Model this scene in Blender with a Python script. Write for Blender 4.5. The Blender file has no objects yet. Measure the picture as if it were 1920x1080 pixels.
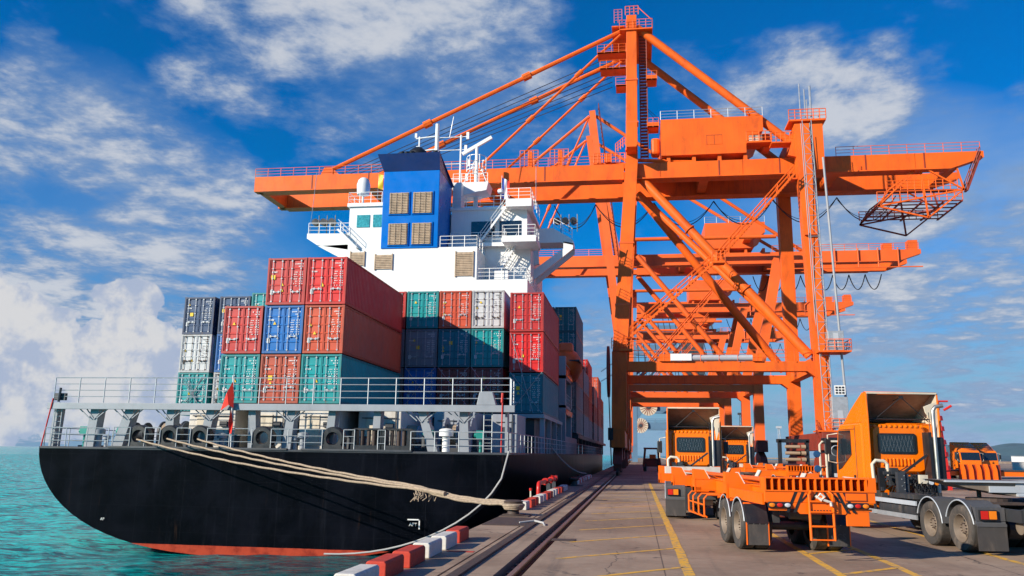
import bpy, math, random
from math import sin, cos, pi, radians, sqrt
from mathutils import Vector, Matrix
random.seed(7)
sc = bpy.context.scene
# ---------------------------------------------------------------- camera
cd = bpy.data.cameras.new('camera'); cam = bpy.data.objects.new('camera', cd)
sc.collection.objects.link(cam); sc.camera = cam
cd.sensor_width = 36; cd.lens = 36 * 1550 / 1920; cd.clip_start = 0.1; cd.clip_end = 20000
yw, pt, rl = radians(8.6), radians(11.3), radians(0.85)
fwd = Vector((-sin(yw) * cos(pt), cos(yw) * cos(pt), sin(pt)))
rt = Vector((cos(yw), sin(yw), 0)); up = rt.cross(fwd)
R_ = cos(rl) * rt + sin(rl) * up; U_ = -sin(rl) * rt + cos(rl) * up
M = Matrix((R_, U_, -fwd)).transposed().to_4x4(); M.translation = (0, 0, 2.0)
cam.matrix_world = M
# ---------------------------------------------------------------- sun
SUN_EL = radians(23); to_sun = Vector((-1.15, -1.0, 0)).normalized() * cos(SUN_EL) + Vector((0, 0, sin(SUN_EL)))
sl = bpy.data.lights.new('sun', 'SUN'); sun = bpy.data.objects.new('sun', sl); sc.collection.objects.link(sun)
sl.energy = 5.0; sl.angle = radians(0.5); sl.color = (1.0, 0.90, 0.75)
sun.rotation_euler = to_sun.to_track_quat('Z', 'Y').to_euler(); sun.location = (0, 0, 120)
# ---------------------------------------------------------------- world: sky + clouds
w = bpy.data.worlds.new('World'); sc.world = w; w.use_nodes = True
nt = w.node_tree; nt.nodes.clear()
N = lambda t, **k: _mk(nt, t, k)
def _mk(tree, t, k):
    n = tree.nodes.new(t)
    for a, v in k.items(): setattr(n, a, v)
    return n
def math_(tree, op, a, b=None, clamp=False):
    n = tree.nodes.new('ShaderNodeMath'); n.operation = op; n.use_clamp = clamp
    for i, v in enumerate((a, b)):
        if v is None: continue
        if isinstance(v, (int, float)): n.inputs[i].default_value = v
        else: tree.links.new(v, n.inputs[i])
    return n.outputs[0]
def maprange(tree, v, a, b, c=0.0, d=1.0, smooth=True):
    n = tree.nodes.new('ShaderNodeMapRange'); n.interpolation_type = 'SMOOTHSTEP' if smooth else 'LINEAR'
    n.clamp = True if not smooth else n.clamp
    tree.links.new(v, n.inputs[0])
    for i, x in zip((1, 2, 3, 4), (a, b, c, d)): n.inputs[i].default_value = x
    return n.outputs[0]
sky = N('ShaderNodeTexSky', sky_type='NISHITA', sun_disc=False, sun_elevation=SUN_EL,
        sun_rotation=math.atan2(to_sun.x, to_sun.y), altitude=0, air_density=1.0, dust_density=0.5, ozone_density=3.0)
hs = N('ShaderNodeHueSaturation'); hs.inputs['Saturation'].default_value = 1.9; hs.inputs['Value'].default_value = 0.85
hs.inputs['Hue'].default_value = 0.500
nt.links.new(sky.outputs[0], hs.inputs['Color'])
tc = N('ShaderNodeTexCoord'); D = tc.outputs['Generated']
sep = N('ShaderNodeSeparateXYZ'); nt.links.new(D, sep.inputs[0])
zz = math_(nt, 'ADD', math_(nt, 'MAXIMUM', sep.outputs[2], 0.0), 0.13)
cmb = N('ShaderNodeCombineXYZ')
nt.links.new(math_(nt, 'DIVIDE', sep.outputs[0], zz), cmb.inputs[0])
nt.links.new(math_(nt, 'DIVIDE', sep.outputs[1], zz), cmb.inputs[1])
nt.links.new(math_(nt, 'MULTIPLY', sep.outputs[2], 1.5), cmb.inputs[2])
def noise(tree, vec, scale, detail, rough, dist=0.0, w=None, lac=2.0):
    n = tree.nodes.new('ShaderNodeTexNoise')
    n.inputs['Scale'].default_value = scale; n.inputs['Detail'].default_value = detail
    n.inputs['Roughness'].default_value = rough; n.inputs['Distortion'].default_value = dist; n.inputs['Lacunarity'].default_value = lac
    if w is not None: n.noise_dimensions = '4D'; n.inputs['W'].default_value = w
    if vec is not None: tree.links.new(vec, n.inputs['Vector'])
    return n.outputs['Fac']
# banks of cloud: (azimuth from +Y to the right, elevation, radius, weight), degrees
BANKS = [(-33.5, 12.3, 6.5, 1.15),
         (-37.7, 11.8, 5.5, 1.0),
         (-29.5, 11.0, 5.0, 1.1),
         (-31.6, 15.6, 5.5, 1.0),
         (17.6, 12.9, 5.5, 1.0),
         (21.8, 10.2, 6.5, 1.0),
         (15.8, 10.0, 5.0, 0.9),
         (15.0, 22.2, 4.5, 0.9),
         (-29.5, 25.7, 5.5, 0.7),
         (-24.5, 27.1, 6.0, 0.9),
         (-19.2, 27.3, 6.5, 1.1),
         (-13.3, 27.4, 7.0, 1.2),
         (-8.1, 26.8, 5.5, 1.0),
         (-21.9, 22.9, 4.5, 0.8),
         (-18.9, 22.1, 4.0, 0.5),
         (-27.2, 24.7, 4.0, 0.8),
         (-40.3, 18.8, 6.5, 0.8),
         (-36.9, 17.8, 6.0, 1.0),
         (-32.7, 17.1, 5.5, 0.9),
         (-29.3, 16.2, 5.0, 0.7),
         (-39.9, 15.3, 4.5, 0.8),
         (-35.5, 13.7, 6.0, 0.6),
         (-28.4, 13.5, 5.5, 0.9),
         (-31.3, 12.2, 5.5, 0.9),
         (-38.6, 11.3, 6.0, 0.9),
         (-34.6, 10.2, 5.5, 0.8),
         (-40.5, 13.0, 3.0, 0.8),
         (-40.1, 7.6, 4.0, 1.5),
         (-38.0, 6.5, 5.0, 1.5),
         (-34.1, 8.2, 4.0, 1.4),
         (-35.0, 5.1, 5.5, 1.4),
         (-38.5, 3.3, 6.5, 1.0),
         (-32.4, 6.6, 4.0, 1.1),
         (-32.0, 3.3, 6.0, 0.8),
         (-2.5, 24.0, 4.0, 0.8),
         (2.6, 25.8, 3.5, 0.5),
         (8.0, 22.3, 4.5, 0.9),
         (11.8, 24.9, 4.0, 0.8),
         (14.3, 21.3, 4.0, 0.9),
         (15.5, 19.8, 3.5, 0.6),
         (5.6, 24.6, 2.0, 0.4),
         (9.9, 23.5, 3.0, 0.8),
         (16.9, 12.6, 7.0, 0.8),
         (21.9, 11.5, 7.0, 0.8),
         (15.4, 8.7, 6.5, 0.6),
         (20.7, 7.1, 7.5, 0.6),
         (18.5, 9.8, 6.0, 0.8),
         (-3.3, 7.7, 3.5, 0.7),
         (15.5, 5.3, 6.0, 0.5),
         (22.5, 8.9, 5.0, 0.8),
         (-7.2, 22.6, 4.0, 0.6),
         (-28.1, 22.2, 2.0, 0.5),
         (-41.1, 24.5, 2.0, 0.6),
         (-32.2, 27.9, 2.0, 0.8),
         (17.3, 25.4, 1.5, 0.5),
         (-16.5, 20.9, 3.5, 0.5)]
acc = None
for az, el, r0, wt in BANKS:
    v = Vector((sin(radians(az)) * cos(radians(el)), cos(radians(az)) * cos(radians(el)), sin(radians(el))))
    dt = N('ShaderNodeVectorMath', operation='DOT_PRODUCT'); nt.links.new(D, dt.inputs[0]); dt.inputs[1].default_value = v
    m = maprange(nt, dt.outputs['Value'], cos(radians(r0)), 1.0)
    m = math_(nt, 'MULTIPLY', m, wt)
    acc = m if acc is None else math_(nt, 'MAXIMUM', acc, m)
n1 = noise(nt, cmb.outputs[0], 2.4, 9, 0.60, 0.25, 3.1)
n2 = noise(nt, cmb.outputs[0], 9.0, 8, 0.62, 0.15, 1.7)
dens = math_(nt, 'ADD', math_(nt, 'MULTIPLY', n1, 0.60), math_(nt, 'MULTIPLY', n2, 0.40))
dens = math_(nt, 'ADD', dens, math_(nt, 'MULTIPLY', acc, 0.17))
mask = maprange(nt, dens, 0.53, 0.72)
low = maprange(nt, sep.outputs[2], 0.0, 0.22, 0.85, 0.0)        # pale veil low down
thick = maprange(nt, dens, 0.60, 0.76)
def blobs(L):
    a_ = None
    for az, el, r0, wt in L:
        v = Vector((sin(radians(az)) * cos(radians(el)), cos(radians(az)) * cos(radians(el)), sin(radians(el))))
        dt = N('ShaderNodeVectorMath', operation='DOT_PRODUCT'); nt.links.new(D, dt.inputs[0]); dt.inputs[1].default_value = v
        m = math_(nt, 'MULTIPLY', maprange(nt, dt.outputs['Value'], cos(radians(r0)), 1.0, smooth=False), wt)
        a_ = m if a_ is None else math_(nt, 'MAXIMUM', a_, m)
    return a_
soft = math_(nt, 'MULTIPLY', blobs([(-33.8, 12.2, 9.6, 0.75), (17.4, 11.2, 12.2, 1.15), (22.6, 9.5, 12.2, 1.15), (15.5, 5.3, 11.1, 1.15), (21.2, 3.8, 11.1, 1.15), (-2.2, 7.7, 5.9, 0.8), (-31.5, 4.7, 11.1, 0.35), (-39.3, 10.6, 9.2, 0.3), (-28.3, 11.8, 6.7, 0.6), (9.7, 19.4, 7.4, 0.35), (-38.2, 16.3, 8.1, 0.5), (-15.2, 26.6, 8.9, 0.4), (22.4, 2.0, 11.1, 0.8), (3.8, 4.0, 11.1, 0.7)]), maprange(nt, n1, 0.32, 0.62, 0.35, 1.0))
cb = blobs([(-40.2, 7.6, 2.6, 1), (-38.9, 6.8, 2.6, 1), (-37.4, 6.3, 2.8, 1), (-35.6, 6.1, 2.6, 1), (-33.9, 8.5, 2.4, 1), (-32.7, 6.6, 2.2, 0.9), (-38.6, 4.3, 3.7, 1), (-36.0, 3.8, 3.7, 1), (-33.7, 4.9, 3.7, 1), (-30.9, 4.0, 3.7, 0.9), (-39.6, 3.0, 3.7, 0.9), (-42.7, 7.1, 4.4, 1), (-43.3, 4.0, 5.9, 1), (-28.2, 2.8, 3.3, 0.8)])
n3 = noise(nt, D, 11.0, 10, 0.58, 0.15); n4 = noise(nt, D, 26.0, 8, 0.6, 0.1); n5 = noise(nt, D, 7.0, 4, 0.5)
cdn = math_(nt, 'ADD', cb, math_(nt, 'MULTIPLY', math_(nt, 'SUBTRACT', n3, 0.5), 3.4))
cumask = math_(nt, 'MULTIPLY', maprange(nt, cdn, 0.22, 0.31), math_(nt, 'MINIMUM', math_(nt, 'MULTIPLY', cb, 12.0), 1.0))
cc = N('ShaderNodeMix', data_type='RGBA'); nt.links.new(thick, cc.inputs[0])
cc.inputs[6].default_value = (2.5, 4.1, 7.0, 1); cc.inputs[7].default_value = (8.4, 8.8, 9.6, 1)
veil = N('ShaderNodeMix', data_type='RGBA'); nt.links.new(low, veil.inputs[0]); tint = N('ShaderNodeMix', data_type='RGBA', blend_type='MULTIPLY'); tint.inputs[0].default_value = 1; nt.links.new(hs.outputs[0], tint.inputs[6]); tint.inputs[7].default_value = (0.06, 1.85, 2.3, 1); nt.links.new(tint.outputs[2], veil.inputs[6])
veil.inputs[7].default_value = (2.5, 4.3, 7.0, 1)
mx = N('ShaderNodeMix', data_type='RGBA'); nt.links.new(math_(nt, 'MULTIPLY', mask, 0.93), mx.inputs[0])
nt.links.new(veil.outputs[2], mx.inputs[6]); nt.links.new(cc.outputs[2], mx.inputs[7])
sf = N('ShaderNodeMix', data_type='RGBA'); nt.links.new(math_(nt, 'MULTIPLY', soft, 0.95), sf.inputs[0]); nt.links.new(veil.outputs[2], sf.inputs[6]); sf.inputs[7].default_value = (4.2, 6.0, 8.8, 1)
nt.links.new(sf.outputs[2], mx.inputs[6])
cuc = N('ShaderNodeMix', data_type='RGBA'); nt.links.new(maprange(nt, math_(nt, 'ADD', math_(nt, 'MULTIPLY', cdn, 0.12), n4), 0.46, 0.66), cuc.inputs[0]); cuc.inputs[6].default_value = (5.6, 6.6, 8.8, 1); cuc.inputs[7].default_value = (9.6, 9.6, 9.8, 1)
cux = N('ShaderNodeMix', data_type='RGBA'); nt.links.new(math_(nt, 'MULTIPLY', cumask, 0.96), cux.inputs[0]); nt.links.new(mx.outputs[2], cux.inputs[6]); nt.links.new(cuc.outputs[2], cux.inputs[7])
bg = N('ShaderNodeBackground'); bg.inputs[1].default_value = 0.055; nt.links.new(cux.outputs[2], bg.inputs[0])
wo = N('ShaderNodeOutputWorld'); nt.links.new(bg.outputs[0], wo.inputs[0])
sc.view_settings.view_transform = 'Standard'; sc.view_settings.look = 'None'; sc.view_settings.exposure = 0.38; sc.view_settings.gamma = 1
sc.view_settings.use_curve_mapping = False
sc.cycles.max_bounces = 6; sc.cycles.diffuse_bounces = 2; sc.cycles.glossy_bounces = 3; sc.cycles.caustics_reflective = False; sc.cycles.caustics_refractive = False
# ---------------------------------------------------------------- materials
def mat(name, col, rough=0.5, metal=0.0, var=0.12, vscale=0.8, dirt=0.0, dcol=(0.06, 0.045, 0.035), dscale=2.0, rust=0.0,
        bump=0.0, bscale=30, spec=0.5, emit=None, streak=0.0):
    m = bpy.data.materials.new(name); m.use_nodes = True; t = m.node_tree
    b = t.nodes['Principled BSDF']; b.inputs['Roughness'].default_value = rough; b.inputs['Metallic'].default_value = metal
    b.inputs['Specular IOR Level'].default_value = spec
    tcn = t.nodes.new('ShaderNodeTexCoord'); O = tcn.outputs['Object']
    nz = noise(t, O, vscale, 6, 0.6)
    f = maprange(t, nz, 0.3, 0.7, 1 - var, 1 + var, False)
    mul = t.nodes.new('ShaderNodeVectorMath'); mul.operation = 'SCALE'; mul.inputs[0].default_value = col[:3]; t.links.new(f, mul.inputs['Scale'])
    c = mul.outputs[0]
    def over(c, fac, colr):
        mm = t.nodes.new('ShaderNodeMix'); mm.data_type = 'RGBA'; t.links.new(fac, mm.inputs[0]); t.links.new(c, mm.inputs[6])
        mm.inputs[7].default_value = (*colr, 1); return mm.outputs[2]
    if dirt:
        mp = t.nodes.new('ShaderNodeMapping'); mp.inputs['Scale'].default_value = (1, 1, 0.35); t.links.new(O, mp.inputs[0])
        d = maprange(t, noise(t, mp.outputs[0], dscale, 9, 0.7, 0.4), 0.46, 0.75, 0, dirt)
        c = over(c, d, dcol)
    if streak:
        mp = t.nodes.new('ShaderNodeMapping'); mp.inputs['Scale'].default_value = (3.0, 3.0, 0.12); t.links.new(O, mp.inputs[0])
        d = maprange(t, noise(t, mp.outputs[0], 2.2, 6, 0.7), 0.52, 0.75, 0, streak)
        c = over(c, d, dcol)
    if rust:
        d = maprange(t, noise(t, O, dscale * 4, 8, 0.75, 0.3), 0.66 - 0.1 * rust, 0.72, 0, 0.85)
        c = over(c, d, (0.13, 0.045, 0.018))
    t.links.new(c, b.inputs['Base Color'])
    rr = maprange(t, noise(t, O, vscale * 3, 5, 0.6), 0.3, 0.7, max(0.03, rough - 0.1), min(1, rough + 0.12), False)
    t.links.new(rr, b.inputs['Roughness'])
    if bump:
        bp = t.nodes.new('ShaderNodeBump'); bp.inputs['Strength'].default_value = bump; bp.inputs['Distance'].default_value = 0.02
        t.links.new(noise(t, O, bscale, 5, 0.6), bp.inputs['Height']); t.links.new(bp.outputs[0], b.inputs['Normal'])
    if emit: b.inputs['Emission Color'].default_value = (*emit, 1); b.inputs['Emission Strength'].default_value = 1
    return m
ORC = (0.82, 0.115, 0.012)
MT = dict(
 crane=mat('crane_orange', (0.87, 0.138, 0.013), 0.48, var=0.13, vscale=0.3, dirt=0.55, dscale=0.8, dcol=(0.38, 0.055, 0.016), rust=0.35, bump=0.12, bscale=2, streak=0.45, spec=0.25),
 crane2=mat('crane_orange_far', (0.84, 0.128, 0.013), 0.5, var=0.14, vscale=0.2, dirt=0.3, dscale=0.4, dcol=(0.3, 0.055, 0.02)),
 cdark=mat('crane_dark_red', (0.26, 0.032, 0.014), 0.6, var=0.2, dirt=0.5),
 cable=mat('cable_black', (0.012, 0.012, 0.014), 0.6),
 rope=mat('wire_rope', (0.035, 0.035, 0.04), 0.5),
 galv=mat('galvanised_steel', (0.42, 0.44, 0.46), 0.45, metal=0.4, var=0.15, vscale=3),
 white=mat('white_paint', (0.80, 0.80, 0.78), 0.4, var=0.04, vscale=0.5, streak=0.12, dcol=(0.35, 0.22, 0.14), bump=0.08, bscale=0.8),
 whited=mat('worn_white_paint', (0.66, 0.62, 0.55), 0.5, var=0.1, dirt=0.45, rust=0.6, dcol=(0.25, 0.17, 0.1), dscale=1.5),
 cream=mat('cream_paint', (0.66, 0.58, 0.45), 0.45, var=0.1, dirt=0.4, dscale=3),
 hull=mat('black_hull_paint', (0.010, 0.012, 0.018), 0.42, var=0.5, vscale=0.35, dirt=0.35, dcol=(0.035, 0.035, 0.045), dscale=0.35, bump=0.25, bscale=0.5),
 boot=mat('red_boot_topping', (0.62, 0.085, 0.035), 0.5, var=0.15, dirt=0.3, dcol=(0.2, 0.03, 0.02)),
 deckg=mat('grey_deck_paint', (0.22, 0.24, 0.27), 0.55, var=0.15, dirt=0.3),
 shipg=mat('ship_grey_paint', (0.30, 0.32, 0.35), 0.45, var=0.08, dirt=0.15, rust=0.1),
 shipd=mat('dark_grey_steel', (0.045, 0.05, 0.06), 0.5, var=0.3, dirt=0.3),
 blue=mat('funnel_blue_paint', (0.0, 0.15, 0.55), 0.32, var=0.05, vscale=0.3, streak=0.1, dcol=(0.0, 0.06, 0.3), spec=0.2),
 navy=mat('navy_paint', (0.008, 0.03, 0.14), 0.4),
 louvre=mat('dirty_louvre', (0.45, 0.33, 0.22), 0.6, var=0.25, vscale=2, dirt=0.5),
 glass=mat('dark_glass', (0.012, 0.02, 0.028), 0.06, var=0.0, spec=0.9),
 tealglass=mat('curtained_window', (0.05, 0.30, 0.34), 0.15, var=0.4, vscale=6),
 black=mat('black_paint', (0.014, 0.015, 0.018), 0.4, var=0.2, dirt=0.35, dcol=(0.10, 0.085, 0.07), dscale=4),
 chassis=mat('dusty_chassis', (0.03, 0.032, 0.036), 0.55, var=0.3, dirt=0.55, dcol=(0.16, 0.125, 0.095), dscale=3),
 fender=mat('dusty_fender', (0.075, 0.075, 0.08), 0.6, var=0.2, dirt=0.5, dcol=(0.16, 0.13, 0.11), dscale=3),
 rubber=mat('tyre_rubber', (0.05, 0.044, 0.040), 0.85, var=0.2, vscale=3, dirt=0.8, dcol=(0.22, 0.165, 0.125), dscale=2, bump=0.2, bscale=40),
 flap=mat('rubber_flap', (0.05, 0.045, 0.044), 0.8, var=0.25, dirt=0.7, dcol=(0.15, 0.12, 0.10), dscale=3),
 rim=mat('dusty_rim', (0.24, 0.185, 0.14), 0.5, metal=0.25, var=0.15, vscale=5, dirt=0.5, dcol=(0.16, 0.11, 0.08)),
 torange=mat('trailer_orange', (0.92, 0.150, 0.003), 0.38, var=0.06, vscale=1.2, dirt=0.16, dscale=2.5, dcol=(0.28, 0.06, 0.02), rust=0.05, bump=0.06, bscale=6),
 corange=mat('cab_orange', (0.93, 0.185, 0.002), 0.24, var=0.03, vscale=0.8, dirt=0.10, dscale=2, dcol=(0.35, 0.10, 0.03)),
 inner=mat('fairing_inside', (0.36, 0.26, 0.19), 0.8, var=0.25, vscale=3, dirt=0.5, dcol=(0.05, 0.04, 0.035)),
 chrome=mat('dull_chrome', (0.55, 0.52, 0.47), 0.42, metal=0.9, var=0.1, dirt=0.3, dcol=(0.25, 0.2, 0.15)),
 amber=mat('amber_lens', (0.85, 0.22, 0.01), 0.15), red=mat('red_lens', (0.55, 0.015, 0.01), 0.15), clear=mat('clear_lens', (0.55, 0.58, 0.62), 0.1),
 bred=mat('bright_red_paint', (0.62, 0.022, 0.014), 0.4, var=0.1, dirt=0.2),
 wblock=mat('white_kerb_paint', (0.66, 0.62, 0.55), 0.7, var=0.1, vscale=4, dirt=0.55, dscale=3, dcol=(0.2, 0.15, 0.12), bump=0.3, bscale=12),
 rblock=mat('red_kerb_paint', (0.55, 0.045, 0.02), 0.7, var=0.12, vscale=4, dirt=0.45, dscale=3, dcol=(0.14, 0.05, 0.04), bump=0.3, bscale=12),
 railst=mat('rail_steel', (0.10, 0.045, 0.03), 0.5, metal=0.3, var=0.3, vscale=5, dirt=0.5),
 rtop=mat('rail_running_surface', (0.30, 0.20, 0.16), 0.35, metal=0.6, var=0.2, vscale=6),
 cast=mat('rusty_cast_iron', (0.07, 0.045, 0.035), 0.7, var=0.3, vscale=6, dirt=0.4),
 hemp=mat('mooring_rope_fibre', (0.36, 0.27, 0.19), 0.9, var=0.25, vscale=9, bump=0.8, bscale=22),
 wline=mat('white_line_fibre', (0.42, 0.41, 0.40), 0.8),
 teal=mat('teal_pump_paint', (0.01, 0.24, 0.20), 0.4, var=0.15), yellow=mat('yellow_paint', (0.80, 0.45, 0.02), 0.5),
 flagr=mat('red_flag_cloth', (0.75, 0.03, 0.015), 0.8), flagw=mat('white_flag_cloth', (0.8, 0.8, 0.8), 0.8), flagb=mat('blue_flag_cloth', (0.02, 0.05, 0.3), 0.8),
 lboat=mat('lifeboat_orange', (0.80, 0.12, 0.02), 0.45), bluec=mat('slate_blue_crane_paint', (0.10, 0.19, 0.30), 0.5, var=0.1, vscale=0.3),
 straw=mat('pale_reel_cable', (0.62, 0.52, 0.40), 0.7), hivis=mat('sticker_yellow', (0.85, 0.55, 0.01), 0.5), ink=mat('white_lettering', (0.74, 0.74, 0.72), 0.6, dirt=0.3),
 greyl=mat('light_grey_beam', (0.42, 0.45, 0.49), 0.5, var=0.1, dirt=0.3, dcol=(0.3, 0.22, 0.15)), tan=mat('tan_roller', (0.36, 0.24, 0.15), 0.6), skin=mat('skin', (0.45, 0.25, 0.17), 0.6),
 mirror=mat('blue_mirror_back', (0.02, 0.07, 0.17), 0.25), darkhole=mat('dark_opening', (0.01, 0.01, 0.012), 0.9),
)
CC = dict(red=(0.56, 0.035, 0.028), bright_red=(0.70, 0.018, 0.014), brick=(0.50, 0.085, 0.04), orange=(0.62, 0.085, 0.03), teal=(0.0, 0.30, 0.31),
          dark_teal=(0.0, 0.17, 0.22), blue=(0.0, 0.15, 0.48), navy=(0.018, 0.055, 0.14), white=(0.60, 0.60, 0.60), grey=(0.22, 0.24, 0.27), maroon=(0.24, 0.035, 0.03))
CM = {k: mat('container_' + k, v, 0.42, var=0.10, vscale=0.5, dirt=0.30, dscale=1.6, dcol=tuple(x * 0.35 + 0.02 for x in v), rust=0.35, bump=0.1, bscale=5) for k, v in CC.items()}
CF = {k: mat('container_frame_' + k, tuple(x * 0.75 for x in v), 0.5, var=0.15, vscale=2, dirt=0.65, dscale=4, dcol=(0.12, 0.05, 0.025), rust=0.9) for k, v in CC.items()}
# ---------------------------------------------------------------- mesh helpers
def wl(o):
    v = Vector((0, 0, 0))
    while o is not None: v += o.location; o = o.parent
    return v
class MB:
    def __init__(s): s.v = []; s.f = []
    def add(s, vs, fs):
        n = len(s.v); s.v += [tuple(x) for x in vs]; s.f += [tuple(i + n for i in f) for f in fs]
    def box(s, x0, x1, y0, y1, z0, z1):
        s.add([(x0, y0, z0), (x1, y0, z0), (x1, y1, z0), (x0, y1, z0), (x0, y0, z1), (x1, y0, z1), (x1, y1, z1), (x0, y1, z1)],
              [(0, 3, 2, 1), (4, 5, 6, 7), (0, 1, 5, 4), (1, 2, 6, 5), (2, 3, 7, 6), (3, 0, 4, 7)]); return s
    def beam(s, a, b, w, h, w2=None, h2=None, upv=(0, 0, 1)):
        a = Vector(a); b = Vector(b); d = (b - a).normalized(); u = Vector(upv)
        if abs(d.dot(u)) > 0.98: u = Vector((0, 1, 0))
        sd = d.cross(u).normalized(); u = sd.cross(d).normalized()
        w2 = w if w2 is None else w2; h2 = h if h2 is None else h2
        vs = []
        for p, ww, hh in ((a, w, h), (b, w2, h2)):
            for i, j in ((-1, -1), (1, -1), (1, 1), (-1, 1)): vs.append(p + sd * (i * ww / 2) + u * (j * hh / 2))
        s.add(vs, [(0, 1, 2, 3), (7, 6, 5, 4), (0, 4, 5, 1), (1, 5, 6, 2), (2, 6, 7, 3), (3, 7, 4, 0)]); return s
    def tube(s, a, b, r, n=8, r2=None, cap=True):
        return s.path([a, b], [r, r if r2 is None else r2], n, cap)
    def path(s, pts, r, n=6, cap=True):
        pts = [Vector(p) for p in pts]; m = len(pts); rs = r if isinstance(r, (list, tuple)) else [r] * m
        vs = []; prev = None
        for i, p in enumerate(pts):
            d = (pts[min(i + 1, m - 1)] - pts[max(i - 1, 0)])
            d = d.normalized() if d.length > 1e-9 else Vector((0, 0, 1))
            if prev is None:
                u = Vector((0, 0, 1)) if abs(d.z) < 0.95 else Vector((1, 0, 0)); u = (u - d * u.dot(d)).normalized()
            else: u = (prev - d * prev.dot(d)); u = u.normalized() if u.length > 1e-6 else Vector((1, 0, 0))
            prev = u; sd = d.cross(u)
            for k in range(n):
                t = 2 * pi * k / n; vs.append(p + (u * cos(t) + sd * sin(t)) * rs[i])
        fs = [(i * n + k, i * n + (k + 1) % n, (i + 1) * n + (k + 1) % n, (i + 1) * n + k) for i in range(m - 1) for k in range(n)]
        if cap: fs += [tuple(range(n - 1, -1, -1)), tuple((m - 1) * n + k for k in range(n))]
        s.add(vs, fs); return s
    def prism(s, poly, a0, a1, axis='x'):
        n = len(poly)
        f = {'x': lambda p, t: (t, p[0], p[1]), 'y': lambda p, t: (p[0], t, p[1]), 'z': lambda p, t: (p[0], p[1], t)}[axis]
        s.add([f(p, a0) for p in poly] + [f(p, a1) for p in poly],
              [tuple(range(n - 1, -1, -1)), tuple(range(n, 2 * n))] + [(i, (i + 1) % n, n + (i + 1) % n, n + i) for i in range(n)]); return s
    def lathe(s, prof, c, axis='x', n=24):
        c = Vector(c); vs = []
        for a, r in prof:
            for k in range(n):
                t = 2 * pi * k / n
                o = {'x': Vector((a, r * cos(t), r * sin(t))), 'y': Vector((r * sin(t), a, r * cos(t))), 'z': Vector((r * cos(t), r * sin(t), a))}[axis]
                vs.append(c + o)
        m = len(prof)
        fs = [(i * n + k, i * n + (k + 1) % n, (i + 1) * n + (k + 1) % n, (i + 1) * n + k) for i in range(m - 1) for k in range(n)]
        s.add(vs, fs); return s
    def rail(s, pts, h=1.1, r=0.025, mids=2, step=1.6, n=5, base=False):
        pts = [Vector(p) for p in pts]
        for j in range(mids + 1 + (1 if base else 0)):
            z = h * (1 - j / (mids + 1)) if j <= mids else 0.06
            s.path([p + Vector((0, 0, z)) for p in pts], r if j == 0 else r * 0.75, n)
        for a, b in zip(pts[:-1], pts[1:]):
            k = max(1, round((b - a).length / step))
            for i in range(k + 1):
                p = a.lerp(b, i / k); s.tube(p, p + Vector((0, 0, h)), r, n)
        return s
    def stair(s, a, b, w=0.8, side=(0, 1, 0), rails=True, tread=0.28, r=0.025):
        a = Vector(a); b = Vector(b); sd = Vector(side).normalized() * (w / 2); n = max(2, int(abs((b - a).z) / tread))
        for q in (-1, 1): s.beam(a + sd * q, b + sd * q, 0.06, 0.2)
        run = Vector((b.x - a.x, b.y - a.y, 0)).normalized() * 0.22 if (Vector((b.x - a.x, b.y - a.y, 0)).length > 0.01) else Vector((0.1, 0, 0))
        for i in range(n + 1):
            p = a.lerp(b, i / n); s.beam(p - sd, p + sd, run.length, 0.04)
        if rails:
            for q in (-1, 1):
                for hh in (0.55, 1.0): s.path([a + sd * q + Vector((0, 0, hh)), b + sd * q + Vector((0, 0, hh))], r, 4)
                for i in range(0, n + 1, 5):
                    p = a.lerp(b, i / n) + sd * q; s.tube(p, p + Vector((0, 0, 1.0)), r, 4)
        return s
    def lift(s):
        K = ((-1, .30), (.10, .42), (.46, .69), (.66, .91), (.885, 1.08), (.96, 1.13), (1.2, 1.34), (1.53, 1.61), (2, 2.05)); out = []
        for x, y, z in s.v:
            for (a, b), (c, d) in zip(K[:-1], K[1:]):
                if a <= z <= c: z = b + (d - b) * (z - a) / (c - a); break
            out.append((x, y, z))
        s.v = out; return s
    def grid(s, fn, nu, nv):
        s.add([fn(i / nu, j / nv) for j in range(nv + 1) for i in range(nu + 1)],
              [(j * (nu + 1) + i, j * (nu + 1) + i + 1, (j + 1) * (nu + 1) + i + 1, (j + 1) * (nu + 1) + i) for j in range(nv) for i in range(nu)]); return s
    def build(s, name, m, parent=None, world=False, smooth=False, bevel=0.0, kind=None, label=None):
        off = wl(parent) if world else Vector((0, 0, 0))
        me = bpy.data.meshes.new(name); me.from_pydata([(x - off.x, y - off.y, z - off.z) for x, y, z in s.v], [], s.f)
        me.validate(); me.update()
        import bmesh as _b
        bm = _b.new(); bm.from_mesh(me); _b.ops.recalc_face_normals(bm, faces=bm.faces); bm.to_mesh(me); bm.free()
        me.materials.append(MT[m] if isinstance(m, str) else m)
        o = bpy.data.objects.new(name, me); sc.collection.objects.link(o)
        if parent is not None: o.parent = parent
        if smooth:
            for p in me.polygons: p.use_smooth = True
            try: me.set_sharp_from_angle(angle=radians(38))
            except Exception: pass
        if bevel:
            b = o.modifiers.new('bevel', 'BEVEL'); b.width = bevel; b.segments = 2; b.limit_method = 'ANGLE'; b.angle_limit = radians(35)
        if kind: o['kind'] = kind
        if label: o['label'] = label
        return o
def tag(o, label, cat, group=None):
    o['label'] = label; o['category'] = cat
    if group: o['group'] = group
    return o
def thing(name, loc, label, cat, group=None, rz=0.0):
    o = bpy.data.objects.new(name, None); sc.collection.objects.link(o); o.location = loc; o.rotation_euler = (0, 0, rz)
    o.empty_display_size = 0.3
    return tag(o, label, cat, group)
KIDS = {}
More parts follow.
